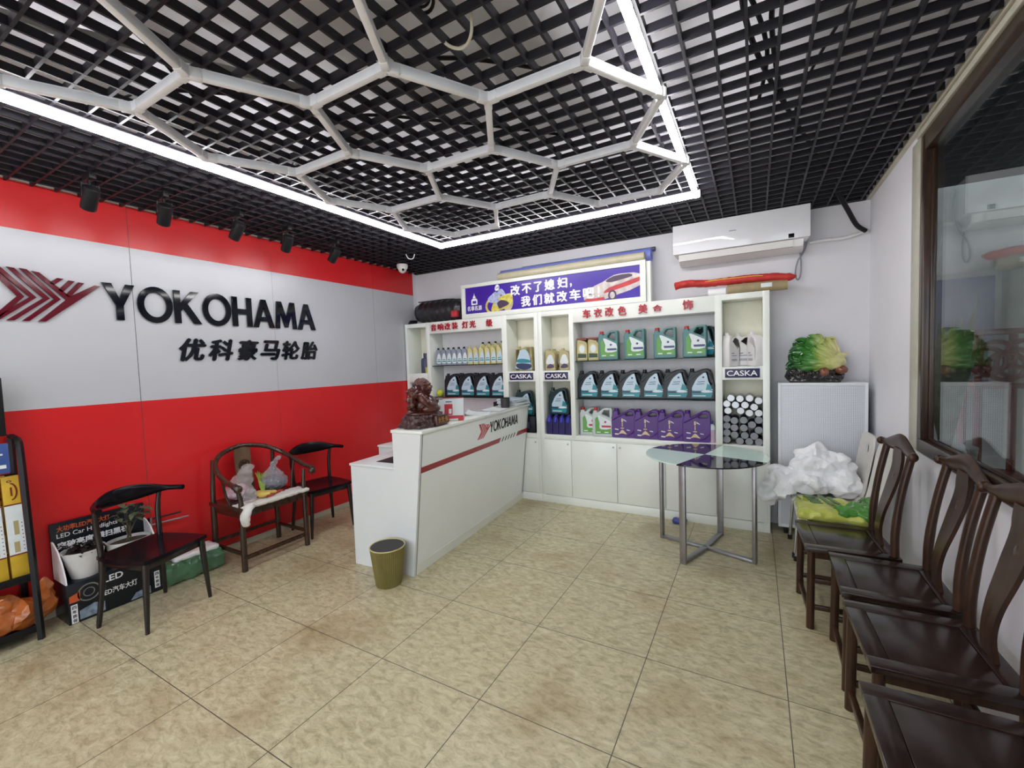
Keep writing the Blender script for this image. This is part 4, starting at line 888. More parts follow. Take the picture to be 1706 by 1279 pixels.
# ------------------------------------------------------------------ waste bin
M['bin'] = mat('olive_gold_bin', (.24, .21, .075), .3, metal=.5); M['bindark'] = mat('bin_inside', (.012, .012, .012), .5)
t = thing('waste_bin', 'olive gold ribbed waste bin standing before the counter end', 'bin', (-2.245, 2.135, 0))
q = bmesh.new(); n = 108; rings = []
for r, z in ((.086, .0), (.0865, .006), (.117, .262), (.117, .266)):
    rings.append([q.verts.new(((r+(.0026 if k % 2 == 0 else -.0012)*(1 if 0 < z < .265 else 0))*math.cos(2*PI*k/n), (r+(.0026 if k % 2 == 0 else -.0012)*(1 if 0 < z < .265 else 0))*math.sin(2*PI*k/n), z)) for k in range(n)])
for A_, B_ in zip(rings, rings[1:]):
    for k in range(n): q.faces.new((A_[k], A_[(k+1) % n], B_[(k+1) % n], B_[k]))
q.faces.new(rings[0][::-1]); m = MB(); m._merge(q); m.build('body', M['bin'], t, smooth=0)
m = MB(); m.tube([(.118*math.cos(a), .118*math.sin(a), .268) for a in [2*PI*i/40 for i in range(40)]], .0042, 8, closed=True); m.build('rim', M['lightgold'], t)
m = MB(); m.lathe([(.1155, .268), (.114, .25), (.085, .008), (0, .008)], 40); m.build('liner', M['bindark'], t)

# ------------------------------------------------------------------ black horn-back chairs
def horn_chair(label, loc, rz):
    t = thing('horn_chair', label, 'chair', loc, rz, 'black horn-back chairs')
    q = bmesh.new(); bmesh.ops.create_grid(q, x_segments=10, y_segments=10, size=.5)
    for v in q.verts:
        x, y = v.co.x*2, v.co.y*2
        w_ = .215-.02*(x < 0)*abs(x)-.012*abs(x)**3; v.co = Vector((x*.205*(1-.06*abs(y)**3), y*w_, .428-.012*(1-x*x)*(1-y*y)+.004*abs(x)))
    bmesh.ops.recalc_face_normals(q, faces=q.faces); bmesh.ops.solidify(q, geom=q.faces[:], thickness=.022); bmesh.ops.recalc_face_normals(q, faces=q.faces)
    m = MB(); m._merge(q); m.build('seat', M['blackgloss'], t)
    m = MB()
    for a, b in (((.165, -.17), (.165, .17)), ((-.155, -.165), (-.155, .165)), ((-.155, -.168), (.165, -.172)), ((-.155, .168), (.165, .172))): m.bar((*a, .385), (*b, .385), .02, .042, bev=.003)
    m.build('seat_frame', M['blackwood'], t)
    for x, y in ((.172, -.18), (.172, .18)):
        m = MB(); m.tube([(x+.012, y*1.14, 0), (x+.006, y*1.07, .2), (x, y, .405)], [.011, .016, .019], 12); m.build('leg', M['blackwood'], t)
    for y in (-.172, .172):
        m = MB(); m.tube(smooth_path([(-.19, y*1.18, 0), (-.168, y*1.06, .25), (-.165, y*1.02, .42), (-.175, y*1.06, .60), (-.165, y*1.12, .725)], 5), [.011]+[.014]*4+[.017]*6+[.016]*6+[.014]*4, 12); m.build('leg', M['blackwood'], t)
    P_ = smooth_path([(-.035, -.255, .735), (-.09, -.238, .737), (-.150, -.198, .740), (-.20, -.10, .747), (-.215, 0, .75), (-.20, .10, .747), (-.150, .198, .740), (-.09, .238, .737), (-.035, .255, .735)], 6)
    n = len(P_); rr = [.0165+.004*math.exp(-((i-(n-1)/2)/(n*.25))**2) for i in range(n)]; ff = [1.0+1.6*math.exp(-((i-(n-1)/2)/(n*.22))**4) for i in range(n)]
    m = MB(); m.tube(P_, rr, 14, flat=ff, up=(0, 0, 1))
    m.build('top_rail', M['blackgloss'], t)
    return t
ca = horn_chair('black horn-back chair in front of the headlight display at left', (-3.343, 1.215, 0), math.radians(17))
dup(ca, (-3.600, 2.635, 0), math.radians(-9), 'black horn-back chair between the wooden armchair and the counter')

# ------------------------------------------------------------------ wooden horseshoe armchair with shopping
t = thing('horseshoe_armchair', 'brown wooden horseshoe armchair with shopping bags on its seat', 'armchair', (-3.585, 2.045, 0))
W_ = M['brownchair']
m = MB(); m.box(-.215, .225, -.285, .285, .455, .485, .006); m.build('seat', W_, t)
m = MB(); m.box(-.19, .21, -.262, -.25, .40, .456); m.box(-.19, .21, .25, .262, .40, .456); m.box(.195, .207, -.25, .25, .41, .456); m.build('apron', W_, t)
for y in (-.255, .255):
    m = MB(); m.tube([(.205, y*1.03, 0), (.205, y*1.02, .46), (.20, y*1.02, .54), (.19, y*1.09, .66)], [.021, .021, .017, .014], 12); m.build('leg', W_, t)
    m = MB(); m.tube(smooth_path([(-.2, y*1.03, 0), (-.2, y*1.01, .46), (-.205, y*.98, .62), (-.19, y*.96, .815)], 5), [.021]*6+[.018]*5+[.016]*5, 12); m.build('leg', W_, t)
    m = MB(); m.tube(smooth_path([(.04, y*1.0, .485), (.02, y*1.08, .58), (.03, y*1.16, .72)], 5), [.010]*11, 10); m.build('arm_post', W_, t)
P_ = smooth_path([(.27, -.305, .652), (.235, -.318, .668), (.13, -.315, .69), (0, -.305, .738), (-.12, -.262, .80), (-.195, -.17, .855), (-.232, 0, .885), (-.195, .17, .855), (-.12, .262, .80), (0, .305, .738), (.13, .315, .69), (.235, .318, .668), (.27, .305, .652)], 6)
n = len(P_); m = MB(); m.tube(P_, [.024 if (i < 7 or i > n-8) else .0185 for i in range(n)], 14); m.ell((.262, -.305, .648), .03); m.ell((.262, .305, .648), .03); m.build('arm_rail', W_, t)
q = MB(); P_ = smooth_path([(-.185, 0, .485), (-.19, 0, .58), (-.215, 0, .70), (-.222, 0, .80), (-.225, 0, .875)], 4)
M['splat'] = wood('pale_brown_splat', (.10, .06, .035), (.18, .11, .065), .3, 5, (6, 6, 1))
q = strip(P_, [.065]*len(P_), .014)
sp = q.build('back_splat', M['splat'], t)
q = MB(); Mm = frame((-.203, 0, .725), (0, 1, 0), (.06, 0, 1)); q.shape([ellipse(0, 0, .045, .045), ellipse(0, 0, .038, .038)], .004, Mx=Mm); q.shape([ellipse(0, 0, .022, .022), ellipse(0, 0, .015, .015)], .004, Mx=Mm)
for k in range(6): q.ell(Mm @ Vector((.03*math.cos(k*PI/3), .03*math.sin(k*PI/3), .002)), .006, u=8, v=6)
q.build('medallion', W_, sp)
m = MB(); m.bar((.205, -.25, .10), (.205, .25, .10), .022, .03, bev=.003); m.build('stretcher', W_, t)
for y in (-.26, .26): m = MB(); m.bar((-.2, y, .13), (.205, y, .13), .02, .026, bev=.003); m.build('stretcher', W_, t)
m = MB(); m.bar((-.2, -.25, .16), (-.2, .25, .16), .02, .026, bev=.003); m.build('stretcher', W_, t)
ACX, ACY, SZ = -3.585, 2.045, .4855
M['cloth'] = mat('white_cloth', (.70, .68, .64), .8); M['clearbag'] = mat('clear_plastic_bag', (.72, .68, .70), .18, alpha=.30, coat=.5); M['greybag'] = mat('grey_plastic_bag', (.42, .43, .48), .2, alpha=.45, coat=.5)
M['darkgoods'] = mat('dark_blue_goods', (.03, .035, .06), .3); M['banana'] = mat('yellow_fruit', (.62, .45, .10), .45, var=.2); M['scallion'] = mat('scallion_green', (.28, .42, .07), .4, var=.3); M['pepper'] = mat('red_pepper', (.45, .05, .03), .25)
M['pinkgoods'] = mat('pale_pink_goods', (.60, .40, .50), .5, var=.2)
q = MB(); q.box(.10, .235, -.27, .275, .0, .011, .004); q.box(.222, .245, -.26, .28, -.012, .012, .005); q.tube(smooth_path([(.225, -.20, .006), (.25, -.235, -.005), (.255, -.26, -.05), (.25, -.265, -.10), (.245, -.25, -.13)], 4), [.02, .03, .035, .035, .034, .034, .034, .036, .036, .036, .036, .034, .03, .03, .03, .028, .02], 12, flat=.6)
o = remeshed(q, .006, 1, ridged(.004, 25, 6)).build('seat_cloth', M['cloth']); o.location = (ACX, ACY, SZ+.0025); tag(o, 'white cloth lying along the armchair seat and hanging at its corner', 'cloth')
def bag(name, label, cat, parts, mats, loc, vox, amp, sc, seed, contents=None):
    t = thing(name, label, cat, loc); q = MB()
    for c, r in parts: q.ell(c, r)
    q = faceted(remeshed(q, vox, 1, crumple(amp, sc*.75, seed)), .16, .003, 40, seed)
    for v in q.bm.verts: v.co.z = max(v.co.z, .0)
    q.build('film', mats[0], t, smooth=24)
    if contents:
        q = MB()
        for c, r in contents: q.ell(c, r)
        q = remeshed(q, vox, 0, nz(amp*.6, sc, 2, seed))
        for v in q.bm.verts: v.co.z = max(v.co.z, .004)
        q.build('contents', mats[1], t)
    return t
b = bag('plastic_bag', 'thin clear plastic bag with pink goods at the left of the armchair seat', 'plastic bag', [((0, 0, .07), (.10, .10, .07)), ((-.01, .03, .13), (.075, .08, .06)), ((-.01, .06, .19), (.05, .055, .05)), ((-.02, .09, .235), (.035, .05, .03))], (M['clearbag'], M['pinkgoods']), (ACX-.06, ACY-.13, SZ), .006, .013, 32, 1, [((0, -.02, .05), (.075, .07, .042)), ((-.02, .03, .07), (.05, .05, .045))])
b = bag('plastic_bag', 'clear plastic bag slumped over the front left corner of the armchair seat', 'plastic bag', [((0, 0, .04), (.05, .045, .04)), ((.01, .0, .07), (.04, .04, .04))], (M['clearbag'],), (ACX+.155, ACY-.165, SZ+.014), .005, .011, 40, 3)
b = bag('plastic_bag', 'grey plastic bag tied at the top with dark goods on the armchair seat', 'plastic bag', [((0, 0, .075), (.10, .12, .075)), ((.0, .0, .12), (.075, .085, .06)), ((.0, .0, .165), (.045, .05, .05)), ((.005, .0, .205), (.022, .024, .05)), ((.01, .02, .245), (.014, .022, .028)), ((.015, .05, .272), (.011, .028, .012)), ((.0, .075, .277), (.011, .014, .010))], (M['greybag'], M['darkgoods']), (ACX-.02, ACY+.135, SZ), .005, .012, 32, 5, [((0, 0, .065), (.082, .10, .06))])
b.rotation_euler = (0, 0, .2)
t = thing('scallions', 'bunch of green scallions lying across the armchair seat', 'scallions', (ACX, ACY, SZ+.03))
for k in range(9):
    a = k*.7; q = MB(); q.tube(smooth_path([(.13+.01*math.sin(a), -.05+.012*math.cos(a), .0+.006*(k % 3)), (.04+.01*math.sin(a), -.01+.01*k*.4, .035+.008*(k % 3)), (-.06, .03+.012*k*.5, .085+.012*math.cos(a)), (-.15+.01*k, .06+.02*k*.6, .13+.012*math.sin(a*2))], 4), [.007]*4+[.006]*4+[.005]*4+[.002], 8); q.build('stalk', M['scallion'], t)
for i, (x, y, r, s) in enumerate(((.155, -.075, .4, 1), (.13, -.02, .9, 1.1), (.085, -.05, -.3, .9))):
    q = MB(); q.ell((0, 0, 0), (.05*s, .028, .026)); q.ell((.045*s, .01, .005), (.025, .017, .016)); o = remeshed(q, .004, 2, nz(.003, 30, 2, i)).build('ginger_root', M['banana']); o.location = (ACX+x, ACY+y, SZ+.038+(.012 if i == 0 else 0)); o.rotation_euler = (0, 0, r)
    tag(o, ['knobbly yellow root nearest the front edge of the armchair seat', 'knobbly yellow root beside the grey bag on the armchair', 'knobbly yellow root under the scallions on the armchair'][i], 'vegetable', 'yellow roots on the armchair')
q = MB(); q.tube(smooth_path([(.06, -.07, .02), (.02, 0, .016), (.0, .06, .018), (.01, .09, .022)], 4), [.014]*5+[.012]*4+[.008, .005, .004, .003], 10); o = q.build('red_pepper', M['pepper']); o.location = (ACX+.13, ACY+.03, SZ+.011); tag(o, 'long red pepper on the white cloth of the armchair seat', 'vegetable')

# ------------------------------------------------------------------ headlight display carton, pots and plants
BX, BF, BY0, BY1 = -3.885, -3.655, .888, 1.368
t = thing('display_carton', 'black headlight display carton with white lettering leaning on the red wall', 'display stand', (BX, BY0, 0)); L_ = BY1-BY0; D_ = BF-BX
m = MB(); m.box(0, D_, 0, L_, 0, .25, .003); m.build('base_box', M['jet'], t)
m = MB(); m.box(0, .022, 0, L_, .25, .595, .002); m.build('back_panel', M['jet'], t)
for y in (.0, L_-.008):
    m = MB(); m.shape([[(.022, .25), (D_-.005, .25), (D_-.012, .29), (D_-.05, .37), (D_-.11, .44), (.05, .48), (.022, .485)]], .008, Mx=Matrix(((1, 0, 0, 0), (0, 0, 1, y), (0, 1, 0, 0), (0, 0, 0, 1)))); m.build('side_cheek', M['letterwhite'], t)
M['orange'] = mat('orange_print', (.55, .10, .03), .4); M['road'] = mat('blue_grey_print', (.22, .28, .36), .4, var=.5, scale=30)
FB = lambda y, z: frame((.0225, y, z), (0, 1, 0), (0, 0, 1)); FF = lambda y, z: frame((D_+.0005, y, z), (0, 1, 0), (0, 0, 1))
m = MB(); text(m, '大功率LED汽车大灯', FB(.03, .535), .26, .038, .001, .03); m.build('red_lettering', M['orange'], t)
m = MB(); text(m, 'LED Car Headlights', FB(.028, .488), .30, .036, .001, .005); m.build('headline', M['letterwhite'], t)
m = MB(); text(m, '突破亮度 横扫黑夜', FB(.028, .425), .36, .044, .001, .045); m.build('slogan', M['letterwhite'], t)
m = MB(); text(m, 'LED汽车大灯', FF(.155, .105), .185, .04, .001, .012); m.build('front_lettering', M['letterwhite'], t)
m = MB(); text(m, 'LED', FF(.17, .19), .10, .04, .001, .02); m.build('front_headline', M['letterwhite'], t)
m = MB(); m.shape([ellipse(.10, .17, .055, .055), ellipse(.10, .17, .047, .047)], .001, Mx=FF(0, 0)); m.shape([ellipse(.10, .17, .028, .028), ellipse(.10, .17, .023, .023)], .001, Mx=FF(0, 0)); m.build('lamp_picture', M['steel'], t)
m = MB(); m.shape([[(.008, .135), (.055, .135), (.06, .19), (.008, .175)]], .001, Mx=FF(0, 0)); m.build('orange_badge', M['orange'], t)
m = MB(); m.shape([[(.05, .015), (.17, .015), (.17, .075), (.12, .09), (.05, .07)]], .001, Mx=FF(0, 0)); m.build('road_picture', M['road'], t); m = MB(); m.shape([[(.30, .01), (.41, .01), (.41, .06), (.33, .05)]], .001, Mx=FF(0, 0)); m.build('road_picture', M['road'], t)
for y in (.012, L_-.045):
    z0 = .005 if y < .1 else .03
    m = MB(); m.shape([[(y, z0), (y+.03, z0), (y+.03, z0+.115), (y, z0+.115)]], .0014, Mx=FF(0, 0)); s_ = m.build('sticker', M['letterwhite'], t)
    m = MB()
    for k, ch in enumerate('四年质保'): text(m, ch, FF(y+.005, z0+.088-.027*k) @ T(0, 0, .0014), .02, .02, .0008, .02)
    m.build('sticker_text', M['jet'], s_)
M['pot'] = mat('white_pot', (.68, .67, .66), .4); M['soil'] = mat('soil', (.06, .045, .03), .9, var=.5, scale=60); M['deadleaf'] = mat('dark_dry_leaf', (.03, .026, .024), .6, var=.4); M['leafgreen'] = mat('grey_green_leaf', (.20, .24, .14), .5, var=.4, scale=9); M['stem'] = mat('brown_stem', (.10, .08, .05), .6)
def leaf(mb, p, d, L, wd, droop=.4, mi=0):
    d = Vector(d).normalized(); s = d.cross(Vector((0, 0, 1)))
    if s.length < .05: s = Vector((1, 0, 0))
    s.normalize(); u = s.cross(d); q = bmesh.new(); rows_ = []
    for i in range(6):
        k = i/5; c = Vector(p)+d*L*k-Vector((0, 0, 1))*droop*L*k*k; ww = wd*math.sin(PI*min(max(k, .03), .985))**.7
        rows_.append([q.verts.new(c+s*ww*e+u*(.25*ww*abs(e))) for e in (-1, -.5, 0, .5, 1)])
    for A_, B_ in zip(rows_, rows_[1:]):
        for k in range(4): q.faces.new((A_[k], A_[k+1], B_[k+1], B_[k]))
    bmesh.ops.solidify(q, geom=q.faces[:], thickness=.0006); bmesh.ops.recalc_face_normals(q, faces=q.faces); mb._merge(q, mi)
random.seed(3)
t = thing('potted_plant', 'ribbed white round pot with a dark withered plant on the display carton', 'potted plant', (-3.755, 1.005, .2503))
m = MB(); prof_ = [(0, 0), (.066, 0)]
for k in range(12): prof_ += [(.068+.0028*k, .008+.0125*k), (.0705+.0028*k, .014+.0125*k)]
m.lathe(prof_+[(.106, .165), (.106, .172), (.098, .172), (.094, .15), (0, .15)], 32); m.build('pot', M['pot'], t)
m = MB(); m.lathe([(0, .158), (.06, .156), (.094, .150)], 24); m.build('soil', M['soil'], t)
m = MB()
for k in range(75):
    a, r = random.uniform(0, 2*PI), random.uniform(0, .085); leaf(m, (r*math.cos(a), r*math.sin(a), .16+random.uniform(0, .04)), (math.cos(a), math.sin(a), random.uniform(.1, 1.1)), random.uniform(.03, .06), random.uniform(.008, .015), random.uniform(.2, 1))
o = m.build('withered_leaves', M['deadleaf'], t); o['kind'] = 'stuff'
t = thing('potted_plant', 'oval white planter with a leggy grey-green plant on the display carton', 'potted plant', (-3.755, 1.235, .2503))
m = MB(); m.lathe([(0, 0), (.075, 0), (.10, .1), (.105, .15), (.099, .15), (.094, .13), (0, .13)], 32, sx=.9, sy=1.14); m.build('pot', M['pot'], t)
m = MB(); m.lathe([(0, .138), (.06, .137), (.095, .131)], 24, sx=.9, sy=1.14); m.build('soil', M['soil'], t)
tips = [(.02, -.06, .34), (.0, .0, .40), (.02, .05, .37), (-.02, -.02, .44), (.03, .02, .31), (-.01, .09, .33)]
for k, tp in enumerate(tips):
    m = MB(); m.tube(smooth_path([(.01*math.cos(k), .015*math.sin(k), .13), (tp[0]*.4+.012*math.sin(k*3), tp[1]*.3, .13+(tp[2]-.13)*.5), tp], 5), [.004]*6+[.0025]*5, 7); m.build('stem', M['stem'], t)
m = MB()
for tp in tips:
    for k in range(6):
        a = random.uniform(0, 2*PI); leaf(m, (tp[0], tp[1], tp[2]-.05+.012*k), (math.cos(a), math.sin(a), random.uniform(-.1, .5)), random.uniform(.05, .08), random.uniform(.014, .024), random.uniform(.2, .7))
leaf(m, (0, -.02, .44), (.3, -.4, 1), .05, .024, .3); o = m.build('foliage', M['leafgreen'], t)
m = MB(); m.tube(smooth_path([(.0, -.02, .40), (.0, -.06, .45), (.01, -.10, .51)], 4), .0014, 6); m.build('dry_twig', M['capred'], t)
# thin rods leaning behind the chair
for i, (z0, ex, c) in enumerate(((.46, .13, 'jet'), (.42, .17, 'steel'))):
    m = MB(); m.cyl((-3.868+.016*i, 1.376, .004), (-3.868+.016*i, 1.392+.01*i, .47), .007, n=10); m.cyl((-3.868+.016*i, 1.37, z0), (-3.85+.02*i, 1.46+ex, z0-.004), .006, n=10); o = m.build('display_rod', M[c]); tag(o, ['black bent rod standing behind the black chair at the wall', 'grey bent rod standing behind the black chair at the wall'][i], 'rod', 'bent rods at the wall')
# green wrapped bundle
M['greenwrap'] = mat('green_film', (.07, .17, .09), .22, var=.25, coat=.3, scale=8)
t = thing('wrapped_bundle', 'green plastic wrapped bundle with white top on the floor by the wall', 'bundle', (-3.735, 1.578, 0))
q = MB(); q.box(-.115, .11, -.20, .20, .0, .13, .03); q.box(-.10, .10, -.19, .19, .08, .16, .03); q = faceted(remeshed(q, .007, 2, crumple(.012, 14, 7)), .03, .004, 25)
for v in q.bm.verts: v.co.z = max(v.co.z, .0)
q.build('wrap', M['greenwrap'], t, smooth=24)
q = MB(); q.box(-.07, .085, -.13, .17, .15, .182, .014); q = remeshed(q, .009, 2, ridged(.005, 18, 9)); q.build('white_packet', M['letterwhite'], t)

# ------------------------------------------------------------------ black display rack at the left edge
t = thing('display_rack', 'black metal display rack at the left edge beside the red wall', 'rack', (-3.74, .45, 0))
m = MB(); R_ = lambda y: smooth_path([(.105, y, 0), (.055, y, .75), (.03, y, 1.10), (.0, y, 1.165), (-.05, y, 1.175), (-.13, y, 1.175)], 5)
for y in (.315, -.40):
    m = MB(); m.tube(R_(y), .0165, 4, up=(0, 1, 0)); m.build('upright', M['black'], t)
    m = MB(); m.bar((-.135, y, 0), (-.135, y, 1.19), .022, .022); m.build('rear_post', M['black'], t)
for z, x in ((.06, .10), (.36, .078)):
    m = MB(); m.box(-.13, x, -.40, .315, z-.012, z, .002); m.box(x-.012, x, -.40, .315, z, z+.03, .002); m.build('shelf', M['black'], t)
for z in (.95, .60): m = MB(); m.bar((-.12, -.4, z), (-.12, .315, z), .014, .014); m.build('crossbar', M['black'], t)
M['boxyellow'] = mat('yellow_carton', (.62, .40, .03), .4, var=.08)
def wiper(y, lab, x=0):
    t = thing('wiper_carton', lab, 'carton', (-3.715+x, y, .3605), 0, 'yellow cartons on the rack'); th = -.09
    Mx = RY(th)
    m = MB(); m.box(-.018, .018, -.034, .034, .002, .60, .0015, Mx=Mx); m.build('carton', M['boxyellow'], t)
    Fm = Mx @ frame((.0185, 0, 0), (0, 1, 0), (0, 0, 1))
    m = MB(); m.shape([[(-.034, .15), (.034, .15), (.034, .43), (-.034, .43)]], .0008, Mx=Fm); m.build('white_panel', M['paper'], t)
    m = MB(); m.shape([[(-.034, .43), (.034, .43), (.034, .438), (-.034, .438)]], .001, Mx=Fm); m.shape([[(-.034, .142), (.034, .142), (.034, .15), (-.034, .15)]], .001, Mx=Fm)
    m.shape([ellipse(0, .51, .025, .05)[21:]+ellipse(0, .51, .025, .05)[:8]+ellipse(-.003, .51, .020, .044)[:8][::-1]+ellipse(-.003, .51, .020, .044)[21:][::-1]], .001, Mx=Fm); m.shape([ellipse(-.005, .57, .010, .007, 14), ellipse(-.005, .57, .006, .004, 14)], .001, Mx=Fm)
    m.shape([[(-.004, .485), (.004, .485), (.004, .535), (-.004, .535)]], .001, Mx=Fm)
    for k in range(8): m.shape([ellipse(.026, .17+.022*k, .003, .003, 8)], .001, Mx=Fm)
    m.build('dark_print', M['darkred'], t)
    m = MB(); m.shape([[(-.012, .16), (.01, .16), (.01, .22), (-.012, .22)]], .001, Mx=Fm); m.shape([[(-.006, .26), (.014, .26), (.014, .34), (-.006, .34)]], .001, Mx=Fm); m.build('gold_print', M['goldp'], t)
    return t
w0 = wiper(.722, 'yellow and white wiper carton at the right end of the rack shelf')
dup(w0, (-3.71, .642, .3605), .04, 'yellow and white wiper carton second from the right on the rack shelf')
dup(w0, (-3.765, .68, .3605), .0, 'yellow wiper carton standing behind the two front ones on the rack')
dup(w0, (-3.715, .562, .3605), -.03, 'yellow and white wiper carton third from the right on the rack shelf')
t = thing('blister_pack', 'blue hanging pack at the top of the black rack', 'pack', (-3.712, .665, .985)); m = MB(); m.box(-.012, .01, -.075, .055, 0, .17, .004); m.build('card', mat('blue_pack', (.05, .10, .33), .3), t); m = MB(); m.shape([[(-.06, .03), (.04, .03), (.04, .05), (-.06, .05)]], .001, Mx=frame((.0102, 0, 0), (0, 1, 0), (0, 0, 1))); m.shape([[(-.06, .10), (.03, .105), (.03, .115), (-.06, .11)]], .001, Mx=frame((.0102, 0, 0), (0, 1, 0), (0, 0, 1))); m.build('print', M['paper'], t); m = MB(); m.bar((-.12, -.01, .175), (.0, -.01, .175), .005, .005); m.box(-.004, .002, -.02, .0, .165, .178); m.build('hook', M['steel'], t)
t = thing('poster_board', 'green poster in a black frame standing on the rack', 'poster', (-3.78, .44, 1.192)); m = MB(); m.box(-.012, .012, .262, .29, 0, .335, .002); m.box(-.012, .012, -.29, -.262, 0, .335, .002); m.box(-.012, .012, -.262, .262, 0, .025, .002); m.box(-.012, .012, -.262, .262, .31, .335, .002); m.build('frame', M['black'], t)
m = MB(); m.box(-.008, .006, -.262, .262, .025, .31); m.build('panel', mat('green_poster', (.16, .42, .08), .35, var=.2, scale=4), t)
M['orangebag'] = mat('orange_plastic_bag', (.46, .13, .03), .2, var=.2, coat=.35)
t = thing('orange_bag', 'crumpled orange plastic bag on the bottom shelf of the rack', 'plastic bag', (-3.745, .58, .0605)); q = MB(); q.ell((0, -.06, .10), (.095, .24, .10)); q.ell((.0, .15, .09), (.085, .13, .085)); q.ell((-.01, .245, .17), (.03, .035, .10)); q.ell((0, .05, .16), (.07, .1, .07)); q.ell((0, -.2, .12), (.08, .1, .1))
q = remeshed(q, .008, 1, crumple(.028, 9, 4)); q = faceted(q, .045, .006, 22)
for v in q.bm.verts: v.co.z = max(v.co.z, .0)
q.build('film', M['orangebag'], t, smooth=24)

# ------------------------------------------------------------------ round glass table
M['frost'] = mat('frosted_mint_glass', (.66, .86, .77), .16, var=.02, coat=.15, spec=.4); M['blackglass'] = mat('black_glass', (.006, .006, .012), .03, coat=.6)
tx, ty, TR = -.345, 3.625, .435
t = thing('glass_table', 'round table with black and mint glass quarters on a steel frame', 'table', (tx, ty, 0))
feet = [Vector((-.717, 3.726, 0)), Vector((-.469, 3.278, 0)), Vector((-.011, 3.515, 0)), Vector((-.252, 4.008, 0))]
angs = [math.atan2(f.y-ty, f.x-tx) for f in feet]     # left, front, right, back
def quarter(a0, a1, name, m_):
    if a1 < a0: a1 += 2*PI
    pts = [(0, 0)]+[(TR*math.cos(a0+(a1-a0)*k/24), TR*math.sin(a0+(a1-a0)*k/24)) for k in range(25)]
    m = MB(); m.shape([pts], .009, Mx=T(0, 0, .742), bev=.001); m.build(name, m_, t)
quarter(angs[0], angs[1], 'mint_quarter', M['frost']); quarter(angs[1], angs[2], 'black_quarter', M['blackglass']); quarter(angs[2], angs[3], 'mint_quarter', M['frost']); quarter(angs[3], angs[0], 'black_quarter', M['blackglass'])
for i, f in enumerate(feet):
    d = Vector((f.x-tx, f.y-ty, 0)); d = d.normalized()*.355
    m = MB(); m.bar((d.x, d.y, .0), (d.x, d.y, .735), .045, .022, up=d.normalized(), bev=.002); m.build('leg', M['steel'], t)
    m = MB(); m.bar((d.x*.02, d.y*.02, .013), (d.x*.985, d.y*.985, .013), .040, .022, bev=.002); m.build('foot_bar', M['steel'], t)
    m = MB(); m.cyl((d.x*.9, d.y*.9, .735), (d.x*.9, d.y*.9, .742), .022); m.build('glass_pad', M['black'], t)
m = MB(); m.box(-.06, .05, -.03, .035, 0, .035, .012); o = remeshed(m, .006, 2, ridged(.006, 30, 8)).build('blue_cloth', M['capblue']); o.location = (-.60, 4.09, .006); tag(o, 'small crumpled blue cloth on the floor before the cabinet plinth', 'cloth')

# ------------------------------------------------------------------ radiator cover and jade ornament
def perforated():
    m = mat('perforated_panel', (.70, .73, .77), .4, var=.02); nt = m.node_tree; b = nt.nodes['Principled BSDF']
    tc = [n for n in nt.nodes if n.type == 'TEX_COORD'][0]; sx = nt.nodes.new('ShaderNodeSeparateXYZ'); nt.links.new(tc.outputs['Object'], sx.inputs[0])
    def mth(op, a, v=None):
        n = nt.nodes.new('ShaderNodeMath'); n.operation = op
        for i, s in enumerate((a, v)):
            if s is None: continue
            if isinstance(s, float): n.inputs[i].default_value = s
            else: nt.links.new(s, n.inputs[i])
        return n.outputs[0]
    P_ = .0112
    a = mth('SUBTRACT', mth('FLOORED_MODULO', sx.outputs[0], P_), P_/2); c = mth('SUBTRACT', mth('FLOORED_MODULO', sx.outputs[2], P_), P_/2)
    r = mth('ADD', mth('MULTIPLY', a, a), mth('MULTIPLY', c, c)); hole = mth('LESS_THAN', r, .0031**2)
    mx = nt.nodes.new('ShaderNodeMix'); mx.data_type = 'RGBA'; nt.links.new(hole, mx.inputs[0]); rp = [n for n in nt.nodes if n.type == 'VALTORGB'][0]
    nt.links.new(rp.outputs['Color'], mx.inputs[6]); mx.inputs[7].default_value = (.26, .27, .31, 1); nt.links.new(mx.outputs[2], b.inputs['Base Color']); return m
M['perf'] = perforated()
t = thing('radiator_cover', 'tall white perforated radiator cover in the back right corner', 'radiator cover', (.165, 4.20, 0))
m = MB(); m.box(0, .588, .012, .235, .06, 1.268, .004); m.build('case', M['grille'], t)
m = MB(); m.box(.022, .566, 0, .0118, .085, 1.245, .002); m.build('perforated_front', M['perf'], t)
m = MB(); m.box(.0, .022, -.002, .012, .06, 1.268, .002); m.box(.566, .588, -.002, .012, .06, 1.268, .002); m.box(.022, .566, -.002, .012, 1.245, 1.268, .002); m.box(.022, .566, -.002, .012, .06, .085, .002); m.build('frame', M['grille'], t)
for x in (.04, .53): m = MB(); m.box(x, x+.03, .02, .22, 0, .062, .003); m.build('foot', M['black'], t)
